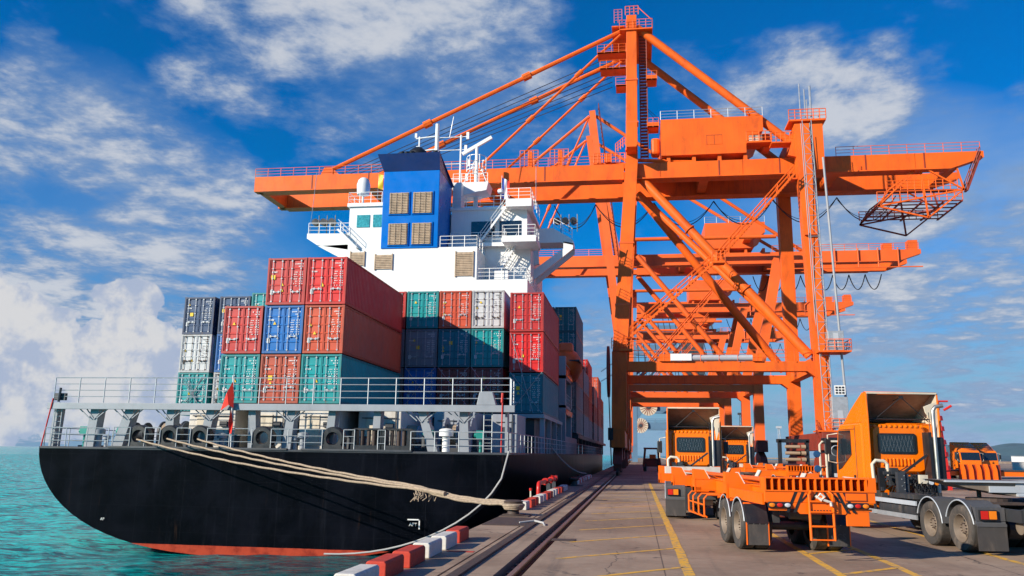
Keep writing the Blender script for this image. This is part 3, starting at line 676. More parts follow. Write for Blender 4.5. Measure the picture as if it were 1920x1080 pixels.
H.build('hull', hmx, ship, True, smooth=True)
D_ = MB(); dk = [(SX - HB(Y) + .02, Y, 1.985) for Y in st] + [(SX + HB(Y) - .02, Y, 1.985) for Y in reversed(st)]
D_.add(dk, [tuple(range(len(dk)))]); D_.build('deck', 'deckg', ship, True)
g = MB(); g.path([(SX - 13.75, 95, 1.9), (SX - 13.3, 43.0, 1.95), (SX + 13.4, 43.0, 1.95), (SX + 13.75, 70, 1.95), (SX + 13.8, 150, 1.95)], 0.07, 6); g.build('deck_edge_bar', 'shipd', ship, True)
for a, b_ in ((-29.1, -18.6), (-17.8, -11.7)): MB().box(a, b_, 42.9, 43.15, 1.98, 2.08).build('fairlead_plinth', 'shipd', ship, True)
# main deck railing (starboard quarter carries on forward)
g = MB(); g.rail([(-33.1, 43.1, 2), (-29.2, 43.1, 2)], 1.05, .028, 2, 1.55).build('deck_railing', 'galv', ship, True)
for a, b_ in ((-28.9, -27.9), (-27.0, -26.1), (-25.1, -24.3), (-23.3, -20.7), (-19.6, -16.7), (-15.5, -14.9), (-13.6, -13.2)):
    MB().rail([(a, 43.1, 2.05), (b_, 43.1, 2.05)], 1.05, .026, 2, 1.1).build('deck_railing', 'galv', ship, True)
MB().rail([(-11.8, 43.1, 2), (-6.62, 43.1, 2), (-6.45, 50, 2), (-6.2, 62, 2), (-6.13, 92, 2), (-6.13, 150, 2)], 1.05, .028, 2, 1.45).build('deck_railing', 'galv', ship, True)
MB().rail([(-33.1, 43.1, 2), (-33.4, 60, 2), (-33.6, 90, 2)], 1.05, .028, 2, 2).build('deck_railing', 'galv', ship, True)
# upper walkway across the stern
g = MB(); g.box(-33.05, -6.45, 43.3, 44.25, 4.14, 4.40).box(-33.3, -6.3, 43.22, 43.34, 4.10, 4.46); g.build('upper_walkway', 'shipg', ship, True, bevel=.02)
MB().rail([(-33.0, 43.32, 4.46), (-6.55, 43.32, 4.46)], 1.42, .032, 3, 1.52).build('walkway_railing', 'galv', ship, True)
MB().rail([(-6.5, 43.32, 4.4), (-6.5, 44.2, 4.4)], 1.42, .032, 3, 1.0).build('walkway_railing', 'galv', ship, True)
cols = [(-33.0, -33.15, .42), (-30.55, -30.8, .85), (-28.4, -29.05, .9), (-25.9, -25.95, .75), (-23.5, -23.9, .8), (-21.05, -20.95, .7), (-18.75, -19.0, .75), (-16.4, -16.6, .7), (-13.85, -13.95, .65), (-11.4, -10.75, .75), (-9.1, -9.05, .75), (-6.8, -6.8, .2)]
for a, b_, wd in cols:
    wd *= .70
    g = MB(); g.beam((a, 44.1, 4.14), (b_, 43.9, 2.0), wd * .75, .9, wd, .7, (0, 1, 0)) if False else g.add(
        [(a - wd * .42, 43.6, 4.14), (a + wd * .42, 43.6, 4.14), (a + wd * .42, 44.25, 4.14), (a - wd * .42, 44.25, 4.14), (b_ - wd * .5, 43.7, 2), (b_ + wd * .5, 43.7, 2), (b_ + wd * .5, 44.3, 2), (b_ - wd * .5, 44.3, 2)],
        [(0, 1, 2, 3), (7, 6, 5, 4), (0, 4, 5, 1), (1, 5, 6, 2), (2, 6, 7, 3), (3, 7, 4, 0)])
    if wd > .5:
        for q in (-1, 1): g.beam((a + q * wd * .4, 43.5, 3.62), (a + q * (wd * .4 + .62), 43.5, 4.12), .05, .05); g.beam((a, 43.6, 3.55), (a + q * .5, 43.6, 4.12), .05, .05)
    g.build('walkway_support', 'shipg', ship, True)
# roller box, ladders, red pipes
MB().prism([(-8.35, 4.46), (-7.3, 4.46), (-7.5, 5.15), (-8.2, 5.15)], 43.25, 43.7, 'y').build('equipment_box', 'shipg', ship, True, bevel=.03)
for x in (-32.75, -7.75):
    g = MB(); [g.tube((x + q * .22, 43.5, 2), (x + q * .22, 43.5, 4.2), .03, 5) for q in (-1, 1)]; [g.tube((x - .22, 43.5, 2.2 + i * .3), (x + .22, 43.5, 2.2 + i * .3), .018, 4) for i in range(7)]; g.build('ladder', 'galv', ship, True)
for x0, x1 in ((-33.35, -32.95), (-6.98, -6.95)): MB().tube((x0, 43.2, 2), (x1, 43.2, 4.7), .038, 8).build('red_fire_pipe', 'bred', ship, True)
MB().tube((-6.98, 43.2, 4.6), (-6.95, 43.2, 5.1), .065, 8).build('fire_monitor', 'bred', ship, True); MB().tube((-32.6, 43.2, 4.5), (-32.55, 43.2, 5.3), .07, 8).box(-32.95, -32.3, 43.3, 43.5, 4.6, 5.0).build('fire_monitor', 'shipd', ship, True)
# fairleads (ring chocks) and roller leads
def fairlead(x):
    g = MB(); g.prism([(x - .62, 2.06), (x + .62, 2.06), (x + .5, 2.3), (x - .5, 2.3)], 43.12, 43.7, 'y')
    g.lathe([(-.26, .56), (-.2, .64), (.2, .64), (.26, .56), (.26, .36), (.12, .30), (-.12, .30), (-.26, .36), (-.26, .56)], (x, 43.4, 2.62), 'y', 26); g.build('fairlead', 'black', ship, True, smooth=True)
for x in (-27.45, -25.6, -23.8, -20.15, -16.15): fairlead(x)
for x in (-14.25, -12.6):
    g = MB().box(x - .85, x + .85, 43.1, 43.75, 2.08, 2.3)
    for q in (-1, 1): g.prism([(x + q * .85, 2.3), (x + q * .55, 2.3), (x + q * .6, 3.15), (x + q * .8, 3.15)], 43.15, 43.7, 'y')
    g.box(x - .75, x + .75, 43.25, 43.6, 3.1, 3.2); fo = g.build('roller_fairlead', 'black', ship, True)
    for q in (-.32, .05, .34): MB().tube((x + q, 43.42, 2.3), (x + q, 43.42, 3.1), .11, 10).build('roller', 'cast', fo, True)
# mushroom vents, pumps
for x, m, s_ in ((-30.4, 'shipg', 1.1), (-22.9, 'shipg', .9), (-18.15, 'shipg', 1.0), (-18.6, 'shipg', .8), (-10.1, 'white', 1.3), (-29.9, 'shipg', .7)):
    MB().lathe([(0, .16 * s_), (.62 * s_, .16 * s_), (.65 * s_, .30 * s_), (.9 * s_, .30 * s_), (.95 * s_, .2 * s_), (.98 * s_, 0)], (x, 44.0, 2), 'z', 14).build('mushroom_vent', m, ship, True, smooth=True)
for x in (-31.2, -28.9, -11.0, -8.2):
    MB().tube((x, 43.9, 2), (x, 43.9, 2.7), .09, 8).box(x - .22, x + .22, 43.7, 44.1, 2.7, 3.15).tube((x - .35, 43.9, 2.9), (x + .3, 43.9, 2.9), .12, 8).build('deck_pump', 'teal', ship, True)
# winches
def winch(x, y, r=.75, wd=1.6):
    g = MB(); g.box(x - wd * .7, x + wd * .7, y - .6, y + .6, 2, 2.25); g.box(x - wd * .65, x - wd * .5, y - .35, y + .35, 2.2, 3.2); g.box(x + wd * .5, x + wd * .65, y - .35, y + .35, 2.2, 3.2)
    wn = g.build('mooring_winch', 'shipd', ship, True)
    MB().lathe([(-wd / 2, .2), (-wd / 2, r), (-wd / 2 + .08, r), (-wd / 2 + .08, .45), (-.04, .45), (-.04, r), (.04, r), (.04, .45), (wd / 2 - .08, .45), (wd / 2 - .08, r), (wd / 2, r), (wd / 2, .2)], (x, y, 2.95), 'x', 22).build('drum', 'shipg' if x > -15 else 'shipd', wn, True, smooth=True)
    MB().lathe([(-wd / 2 + .1, .4), (-wd / 2 + .1, .62), (-.06, .62), (-.06, .4)], (x, y, 2.95), 'x', 18).build('rope_coil', 'hemp', wn, True, smooth=True)
for x, y, r in ((-31.0, 48.5, .6), (-28.6, 48.9, .7), (-12.9, 49, .6), (-9.9, 46.6, 1.0), (-28.9, 50.6, .8)): winch(x, y, r)
for x in (-31.6, -22.2, -15.5, -12.0):
    g = MB(); [g.lathe([(0, .16), (.6, .16), (.62, .22), (.7, .22), (.72, 0)], (x + q * .4, 45.2, 2.1), 'z', 12) for q in (-1, 1)]; g.box(x - .7, x + .7, 44.9, 45.5, 2, 2.1); g.build('mooring_bitts', 'shipd', ship, True)
# low white houses under the containers
hs_ = [(-26.2, -23.3, 46.2, 50, 4.35), (-22.1, -19.9, 45.95, 50, 4.40), (-19.3, -16.9, 46.1, 52, 4.40), (-16.2, -13.6, 47.4, 55, 4.40), (-12.4, -9.8, 50.5, 56, 4.45), (-9.0, -7.4, 52, 56, 4.4)]
for i, (x0, x1, y0, y1, z1) in enumerate(hs_):
    hh = MB().box(x0, x1, y0, y1, 2, z1).build('deck_house', 'whited' if i < 4 else 'shipg', ship, True, bevel=.05)
    MB().box(x0 + .5, x0 + 1.25, y0 - .05, y0 + .02, 2.25, 4.0).build('weathertight_door', 'cream' if i < 4 else 'shipg', hh, True, bevel=.03)
    g = MB(); g.box(x1 - .9, x1 - .45, y0 - .15, y0, 3.3, 3.6).tube((x1 - .3, y0 - .08, 2.1), (x1 - .3, y0 - .08, z1), .04, 6).tube((x0 + .25, y0 - .08, 3.9), (x1 - .2, y0 - .08, 3.9), .03, 6); g.build('wall_fitting', 'shipd', hh, True)
MB().box(-32.5, -8.2, 58.4, 58.8, 2, 4.4).build('dark_bulkhead', 'shipd', ship, True)
MB().box(-24.6, -15.6, 45.9, 58.3, 4.42, 4.62).build('hatch_cover', 'shipd', ship, True); MB().box(-33.8, -9.1, 57.6, 59.9, 4.42, 4.66).build('hatch_cover', 'shipg', ship, True); MB().box(-32.6, -9.2, 60.0, 72.6, 4.75, 5.2).build('hatch_cover', 'shipd', ship, True)
MB().box(-9.05, -6.4, 58.2, 73, 4.45, 4.72).build('hatch_cover', 'shipg', ship, True)
MB().box(-33.4, -6.4, 93, 176, 3.75, 4.15).build('hatch_cover', 'shipd', ship, True)
for y in (58.6, 63, 67.5, 72): MB().box(-6.75, -6.4, y, y + .35, 2, 4.45).build('stanchion', 'shipg', ship, True)
for i in range(11): MB().box(-6.9, -6.5, 94 + i * 7, 94.4 + i * 7, 2, 3.75).build('stanchion', 'shipd', ship, True)
MB().box(-9.3, -7.2, 59.2, 74, 2, 4.4).build('side_bulkhead', 'shipd', ship, True)
def lash(x, y, z, w_=2.3, h=4.6):                               # lashing rods on the aft faces
    for q in (-1, 1): MB().tube((x - q * w_ / 2, y, z), (x + q * w_ / 2, y, z + h), .022, 4).build('lashing_rod', 'galv', ship, True)
for x in (-15.95, -13.42, -10.9): lash(x, 60.08, 5.3, 2.3, 2.9)
lash(-7.75, 58.5, 4.8, 2.3, 2.9)
for k in range(4): lash(-32.78 + k * .08, 57.7 - k * .02, 4.75, 2.0 - k * .3, 2.5)
MB().tube((-8.9, 58.5, 10.5), (-7.2, 58.4, 4.8), .022, 4).build('lashing_rod', 'galv', ship, True)
# ---- accommodation block
def wpart(mb, name, m='white', par=None, **k): return mb.build(name, m, par or ship, True, **k)
dh = wpart(MB().box(-27.5, -14.75, 75, 90, 2, 21.25).box(-14.75, -9.9, 75, 90, 2, 18.0), 'accommodation_block')
for x0, x1, z0, z1 in ((-16.75, -15.15, 18.4, 20.7), (-27.2, -25.9, 19.6, 20.9), (-24.7, -23.1, 19.2, 20.6)):
    lv = wpart(MB().box(x0, x1, 74.93, 75.0, z0, z1), 'wall_louvre', 'louvre', dh)
    g = MB(); [g.box(x0, x1, 74.88, 74.94, z0 + i * .17, z0 + i * .17 + .05) for i in range(int((z1 - z0) / .17))]; g.box(x0 - .1, x0, 74.88, 75, z0 - .1, z1 + .1).box(x1, x1 + .1, 74.88, 75, z0 - .1, z1 + .1); wpart(g, 'louvre_slats', 'louvre', lv)
# upper recessed house on the starboard side
uh = wpart(MB().box(-18.4, -10.2, 79.6, 90, 18, 22.3), 'recessed_house')
bh = wpart(MB().box(-18.4, -10.6, 79.6, 90, 22.7, 26.2).prism([(-27.7, 21.25), (-24.0, 21.25), (-24.0, 25.6), (-27.7, 25.6)], 75.3, 90, 'y').box(-24.3, -18.4, 80.2, 90, 21.2, 26.0), 'bridge_house')
for x0, x1 in ((-26.9, -25.6), (-25.25, -24.15)): wpart(MB().box(x0, x1, 75.24, 75.32, 23.5, 24.75), 'window', 'tealglass', bh)
for x0, x1 in ((-16.3, -13.9), (-13.4, -11.2)): wpart(MB().box(x0, x1, 79.53, 79.62, 23.4, 25.0), 'window', 'glass', bh)
wpart(MB().box(-27.9, -24.1, 75.1, 80.2, 25.6, 25.95), 'roof_slab'); wpart(MB().rail([(-27.8, 75.15, 25.95), (-24.4, 75.15, 25.95)], 1.1, .035, 2, 1.2).rail([(-27.8, 75.15, 25.95), (-27.8, 88, 25.95)], 1.1, .035, 2, 1.6), 'roof_railing')
wpart(MB().box(-18.5, -9.9, 78.9, 80.2, 22.25, 22.62).box(-12.6, -9.3, 76.4, 80.2, 22.0, 22.62), 'deck_slab'); wpart(MB().rail([(-18.3, 78.95, 22.6), (-12.6, 78.95, 22.6), (-12.6, 76.5, 22.6), (-9.4, 76.5, 22.6), (-9.4, 79.6, 22.6)], 1.1, .035, 2, 1.4), 'deck_slab_railing')
wpart(MB().box(-18.5, -10.2, 79.4, 90, 26.2, 26.5).box(-12.6, -10.0, 78.2, 80, 26.1, 26.9), 'roof_slab'); wpart(MB().rail([(-18.3, 79.5, 26.5), (-12.6, 79.5, 26.5)], 1.15, .035, 2, 1.4).rail([(-12.5, 78.3, 26.9), (-10.1, 78.3, 26.9), (-10.1, 86, 26.9)], 1.1, .035, 2, 1.2), 'roof_railing')
wpart(MB().stair((-15.2, 79.2, 22.7), (-12.4, 79.2, 26.6), .8, (0, 1, 0), r=.03), 'outside_stair'); wpart(MB().stair((-14.0, 78.6, 18.1), (-11.4, 78.6, 22.3), .8, (0, 1, 0), r=.03), 'outside_stair'); wpart(MB().stair((-26.6, 75.0, 21.3), (-28.6, 75.0, 23.2), .7, (0, 1, 0), r=.03), 'outside_stair')
wpart(MB().rail([(-18.4, 75.1, 21.25), (-14.8, 75.1, 21.25), (-14.8, 79.5, 21.25)], 1.1, .035, 2, 1.3).rail([(-14.7, 75.1, 18.0), (-10.0, 75.1, 18.0), (-10.0, 86, 18)], 1.1, .035, 2, 1.3), 'deck_slab_railing'); wpart(MB().box(-13.1, -11.8, 75.3, 75.9, 18.1, 18.9), 'deck_locker')
wpart(MB().box(-10.1, -6.5, 77, 92, 2, 3.6).box(-7.2, -6.5, 77, 78, 3.6, 11).box(-7.2, -6.5, 84, 85, 3.6, 11).box(-9.9, -6.5, 77, 85, 8.9, 9.2).box(-9.9, -6.5, 77, 85, 6.2, 6.45), 'boat_deck_frame', 'shipg'); wpart(MB().box(-6.8, -6.45, 77.5, 84.9, 9.2, 10.2).box(-6.8, -6.45, 77.5, 84.9, 5.6, 6.1), 'boat_deck_coaming', 'red')
MB().rail([(-6.5, 77, 9.2), (-6.5, 85, 9.2)], 1.1, .03, 2, 1.3).rail([(-6.5, 77, 6.4), (-6.5, 85, 6.4)], 1.1, .03, 2, 1.3).build('boat_deck_railing', 'galv', ship, True)
# bridge wings
g = MB(); wy = 82.5
outer = [(-10.2, 24.9), (-8.3, 24.95), (-6.75, 23.95), (-6.15, 23.75), (-6.1, 22.9), (-10.4, 19.6), (-10.4, 20.6)]
g.prism([(-10.3, 24.9), (-8.3, 24.95), (-6.6, 23.95), (-6.2, 23.6), (-6.2, 23.1), (-7.4, 23.4), (-10.3, 23.4)], wy, wy + 2.6, 'y'); g.prism([(-10.3, 20.5), (-7.2, 22.75), (-7.2, 23.5), (-6.2, 23.3), (-6.2, 22.7), (-10.3, 19.4)], wy, wy + .4, 'y')
g.prism([(-10.3, 21.0), (-9.7, 21.2), (-9.9, 23.5), (-10.3, 23.5)], wy, wy + .4, 'y'); g.prism([(-10.3, 20.5), (-7.2, 22.75), (-7.2, 23.5), (-6.2, 23.3), (-6.2, 22.7), (-10.3, 19.4)], wy + 2.3, wy + 2.6, 'y'); wpart(g, 'bridge_wing')
wpart(MB().prism([(-27.4, 21.3), (-31.0, 21.9), (-32.1, 22.6), (-32.1, 23.1), (-27.4, 23.0)], 75.6, 78, 'y').prism([(-27.5, 20.0), (-30.9, 21.8), (-27.5, 21.9)], 75.6, 76.2, 'y'), 'bridge_wing')
wpart(MB().rail([(-32.0, 75.7, 23.1), (-27.6, 75.7, 23.0)], 1.1, .035, 2, 1.1), 'wing_railing'); wpart(MB().rail([(-8.2, wy, 24.9), (-6.3, wy, 23.8)], 1.1, .035, 2, 1.1), 'wing_railing')
for x, y, z in ((-31.6, 76.2, 23.2), (-7.9, 82.9, 24.6)):
    g = MB()
    for i in range(3): g.lathe([(0, 0), (0, .36), (.55, .36), (.62, 0)], (x + i * .85, y, z + 1.25), 'y', 14); g.tube((x + i * .85 + .42, y, z), (x + i * .85 + .42, y, z + 1.9), .05, 5)
    wpart(g, 'searchlight_rack', 'black')
# funnel
fn = wpart(MB().box(-24.25, -18.6, 74.9, 80.2, 21.2, 29.0), 'funnel', 'blue', bevel=.05)
g = MB(); a = [(-24.25, 74.9), (-18.6, 74.9), (-18.6, 80.2), (-24.25, 80.2)]; g.add([(x, y, 29.0) for x, y in a] + [(-24.75, 74.2, 30.6), (-18.5, 74.2, 30.6), (-18.3, 80.2, 28.9), (-24.45, 80.2, 28.9)], [(0, 1, 5, 4), (1, 2, 6, 5), (2, 3, 7, 6), (3, 0, 4, 7), (4, 5, 6, 7)]); wpart(g, 'funnel_cap', 'navy', fn)
for x0 in (-23.5, -21.15):
    for z0 in (24.65, 21.55):
        lv = wpart(MB().box(x0 - .12, x0 + 2.02, 74.80, 74.9, z0 - .12, z0 + 2.22), 'funnel_louvre', 'blue', fn); g = MB().box(x0, x0 + 1.9, 74.76, 74.8, z0, z0 + 2.1)
        for i in range(13): g.box(x0, x0 + 1.9, 74.70, 74.765, z0 + i * .165, z0 + i * .165 + .06)
        for i in range(4): g.box(x0 + .1 + i * .55, x0 + .15 + i * .55, 74.66, 74.70, z0, z0 + 2.1)
        wpart(g, 'slats', 'louvre', lv) if False else g.build('slats', 'louvre', fn, True)
g = MB(); g.lathe([(-.9, 1.05), (.5, 1.05), (.95, .85), (1.3, .45), (1.4, 0)], (-21.3, 76.4, 30.6), 'z', 22); g.build('exhaust_uptake', 'black', fn, True, smooth=True)
for x in (-22.6, -22.1, -21.6, -19.2): MB().tube((x, 75.6, 29.8), (x, 75.2, 31.15), .24, 10).build('exhaust_uptake', 'black', fn, True, smooth=True)
# signal mast and radar mast on the bridge roof
mp_ = (-21.3, 84.0)
sm = wpart(MB().tube((mp_[0], 84, 26), (mp_[0], 84, 37.6), .30, 10, .22), 'signal_mast')
g = MB()
for z, w_ in ((36.1, 2.4), (34.6, 2.2), (33.0, 2.6), (31.3, 2.4)):
    g.tube((mp_[0] - w_, 84, z - .1), (mp_[0] + .0, 84, z + .1), .09, 6); g.tube((mp_[0], 84, z - .1), (mp_[0] + w_ + 1.2, 84, z - .1), .05, 6); g.box(mp_[0] - w_ - .12, mp_[0] - w_ + .12, 83.9, 84.1, z, z + .5); g.box(mp_[0] + w_ + .9, mp_[0] + w_ + 1.2, 83.9, 84.1, z - .4, z + .4)
g.tube((mp_[0] - 2, 84, 31.4), (mp_[0] - 2, 84, 36.2), .10, 6); g.tube((mp_[0] + 2.7, 84, 28), (mp_[0] + 2.7, 84, 36.2), .11, 6); g.tube((mp_[0] + 1.4, 84, 36), (mp_[0] + 1.8, 84, 38.4), .04, 5); g.build('yardarm', 'white', sm, True)
rm = wpart(MB().tube((-16.6, 83, 26.5), (-16.6, 83, 34.4), .28, 8, .16).tube((-18.0, 83, 30.2), (-16.7, 83, 33), .06, 5).tube((-15.4, 83, 30.2), (-16.5, 83, 33), .06, 5), 'radar_mast')
wpart(MB().beam((-18.2, 83, 33.6), (-15.0, 83, 35.4), .3, .35), 'radar_scanner', 'white', rm); g = MB(); [g.lathe([(z, 1.05), (z + .08, 1.05)], (-16.6, 83, 0), 'z', 14) for z in (32.0, 33.1, 31.6)]; [g.tube((-16.6 + 1.05 * cos(t_), 83 + 1.05 * sin(t_), 31.6), (-16.6 + 1.05 * cos(t_), 83 + 1.05 * sin(t_), 33.2), .06, 4) for t_ in [k * pi / 3 for k in range(6)]]; wpart(g, 'mast_cage', 'white', rm)
wpart(MB().prism([(-19.0, 29.9), (-15.0, 29.9), (-15.2, 29.0), (-18.6, 28.3)], 81.5, 84, 'y').box(-18.5, -17.6, 80.3, 82, 26, 29.5), 'radar_platform'); wpart(MB().rail([(-18.8, 81.6, 29.9), (-15.1, 81.6, 29.9)], 1.0, .03, 2, 1), 'radar_platform_railing')
wpart(MB().lathe([(25.9, .12), (27.2, .12), (27.3, .35), (27.4, .62), (28.4, .68), (28.9, .55), (29.15, .3), (29.2, 0)], (-27.0, 77, 0), 'z', 18), 'satellite_dome', 'white', smooth=True); wpart(MB().lathe([(26.3, .05), (28.0, .05), (28.1, .35), (28.4, .35), (28.6, 0)], (-13.4, 80, 0), 'z', 12), 'satellite_dome', 'white', smooth=True)
g = MB().tube((-32.2, 76.4, 23), (-31.8, 76.4, 29.8), .03, 4); g.build('whip_aerial', 'galv', ship, True); MB().tube((-25.0, 75.5, 26), (-24.95, 75.5, 29.6), .025, 4).build('flag_halyard', 'galv', ship, True); MB().tube((-9.6, 78.5, 26.5), (-9.6, 78.5, 30.5), .03, 4).build('whip_aerial', 'galv', ship, True)
MB().prism([(-9.9, 8), (-9.9, 17), (-9.87, 17), (-9.87, 8)], 75.2, 90, 'y').build('side_panel', 'white', ship, True)
# flags are cloth tied to their staffs
MB().tube((-21.9, 43.15, 2.0), (-22.05, 43.05, 6.0), .035, 6).build('flag_staff', 'white', ship, True)
g = MB(); pp = [(-.0, 0, 0), (-.15, -.1, -1.2), (-.55, .1, -1.45), (0, 0, -.1)]
g.add([(0, 0, 0), (.10, .12, -.9), (.18, .0, -1.7), (-.1, -.15, -1.5), (-.72, .08, -1.85), (-.3, -.1, -.7)], [(0, 1, 5), (1, 2, 3), (1, 3, 5), (3, 4, 5)]); g.add([(.05, 0, -1.8), (.18, .1, -2.6), (.25, -.1, -3.3), (.02, .1, -3.35), (-.05, -.08, -2.6)], [(0, 1, 4), (1, 2, 3), (1, 3, 4)])
o = g.build('ensign_flag', 'flagr', None); o.location = (-22.0, 42.98, 5.65); o.scale = (.85, .85, .85); s_ = o.modifiers.new('thickness', 'SOLIDIFY'); s_.thickness = .015; tag(o, 'limp red flag hanging from the stern staff in front of teal container', 'flag')
def cloth(name, loc, wd, h, stripes, lab, vertical=True):
    e = thing(name, loc, lab, 'flag'); n = len(stripes)
    for i, m in enumerate(stripes):
        g = MB(); g.grid(lambda u, v: ((wd * (i + u) / n), .06 * sin(5 * v + 3 * (i + u)), -h * v - .15 * (i + u)), 4, 8); o = g.build('flag_stripe', m, e); s_ = o.modifiers.new('t', 'SOLIDIFY'); s_.thickness = .01
cloth('signal_flag', (-24.95, 75.4, 29.0), .95, 1.5, ('hivis', 'bred'), 'small yellow and red flag flying left of the blue funnel')
cloth('courtesy_flag', (-13.6, 81.8, 30.4), .8, 2.2, ('flagb', 'flagw', 'flagr'), 'small blue, white and red flag hanging right of the radar mast')
MB().tube((-13.7, 81.8, 26.5), (-13.6, 81.8, 30.6), .03, 4).build('flag_staff', 'white', ship, True)
# lifeboat
e = thing('lifeboat', (-7.0, 86.5, 11.2), 'enclosed orange lifeboat hanging at the ship side by the quay', 'lifeboat')
g = MB(); g.lathe([(-4.2, 0), (-3.9, .7), (-3, 1.25), (-1.5, 1.5), (1.5, 1.5), (3, 1.25), (3.9, .7), (4.2, 0)], (0, 0, 0), 'y', 16); g.v = [(x * .95, y, z * (1.15 if z < 0 else 1)) for x, y, z in g.v]; g.build('boat_hull', 'lboat', e, smooth=True)
MB().box(-.7, .7, -3.2, -1.6, .9, 1.9).build('boat_cabin', 'lboat', e, bevel=.2); g = MB().box(-1.45, 1.45, -4, 4, -.06, .06); g.build('rubbing_strake', 'black', e)
# ---------------------------------------------------------------- mooring ropes
def rope(a, b_, sag, r, lab, m='hemp', n=28, twist=True):
    a = Vector(a); b_ = Vector(b_); pts = []
    for i in range(n + 1):
        p = a.lerp(b_, i / n); p.z -= 4 * sag * (i / n) * (1 - i / n); pts.append(p)
    g = MB(); g.path(pts, r, 7); o = g.build('mooring_rope', m, None, smooth=True); o.name = 'mooring_rope'; tag(o, lab, 'rope', 'mooring ropes'); return o
def rope2(a, k, sag, lab):
    a = Vector(a); m_ = Vector((-7.9 + .05 * k, 30.1, .66 + .05 * k)); e_ = Vector((-4.25 + .06 * k, 27.75 + .1 * k, .34 + .045 * k)); pts = []
    for i in range(40):
        t_ = i / 39; p = a.lerp(m_, t_); p.z -= 4 * sag * t_ * (1 - t_); p += Vector((0, 0, .012 * sin(i * 1.7 + k))); pts.append(p)
    for i in range(1, 12): p = m_.lerp(e_, i / 11); p.z -= .12 * sin(pi * i / 11); p += Vector((.02 * sin(i + 2 * k), .02 * cos(i * 1.3 + k), .015 * sin(2 * i + k))); pts.append(p)
    o = MB().path(pts, .044, 7).build('mooring_rope', 'hemp', None, smooth=True); tag(o, lab, 'rope', 'mooring ropes')
rope2((-27.4, 43.0, 2.45), 0, .25, 'pale mooring rope from the leftmost ring of the stern to the near bollard')
rope2((-25.6, 43.0, 2.5), 1, .16, 'pale mooring rope leaving the second ring from the left on the stern')
rope2((-23.8, 43.0, 2.5), 2, .16, 'pale mooring rope leaving the third ring from the left on the stern')
rope((-6.3, 61.5, 2.6), (-4.6, 77.0, .3), .5, .05, 'thin rope from the ship side down to the shaded quay edge', 'wline')
g = MB()
for k in range(3): g.path([(-4.02 + (.27 + .03 * k) * cos(t_ * pi / 10), 27.6 + (.27 + .03 * k) * sin(t_ * pi / 10), .24 + .05 * k) for t_ in range(20)] + [(-4.02 + .27 + .03 * k, 27.6, .24 + .05 * k)], .055, 6)
o = g.build('rope_loop', 'hemp', None, smooth=True); tag(o, 'rope loops wrapped around the near bollard', 'rope')
g = MB(); r_ = random.Random(5)
for k in range(16):
    a = Vector((-7.6, 29.9, .60)) + Vector((r_.uniform(-.35, .35), r_.uniform(-.25, .25), r_.uniform(-.08, .06))); g.path([a, a + Vector((r_.uniform(-.08, .08), -.05, -.12)), a + Vector((r_.uniform(-.15, .15), -.08, -r_.uniform(.2, .34)))], .018, 4)
g.path([(-8.0, 30.1, .70), (-7.3, 29.7, .62), (-6.7, 29.3, .56)], .09, 8)
o = g.build('rope_splice', 'hemp', None, smooth=True); tag(o, 'frayed splice binding the three pale mooring ropes together over the water', 'rope splice')
g = MB(); pts = []
for i in range(15):
    a = i / 14; x = -6.5 - 9.6 * a ** 1.25; z = 2.1 - 5.35 * (sin(a * pi / 2) ** .62); pts.append((x, 42.75 - .2 * sin(pi * a), z))
g.path(pts, .045, 6); o = g.build('hanging_line', 'wline', None, smooth=True); tag(o, 'thin white line drooping from the quayside stern corner along the black hull', 'rope')
g = MB().path([(-3.4, 24.6, .03), (-3.0, 24.9, .07), (-2.7, 24.6, .04), (-2.62, 24.1, .02)], .03, 6); o = g.build('short_rope_end', 'wline', None, smooth=True); tag(o, 'short white rope end lying across the cable belt near the bollard', 'rope')

o = text('APT', .24, 'ink', ship, (-11.45 - ship.location.x, -.15, -1.75)); MB().box(-11.15, -11.09, 42.85, 42.9, -1.9, -1.4).box(-11.75, -11.09, 42.85, 42.9, -1.46, -1.4).build('draught_mark', 'ink', ship, True)
o = text('AP', .2, 'ink', ship, (-28.9 - ship.location.x, -.1, -1.9))
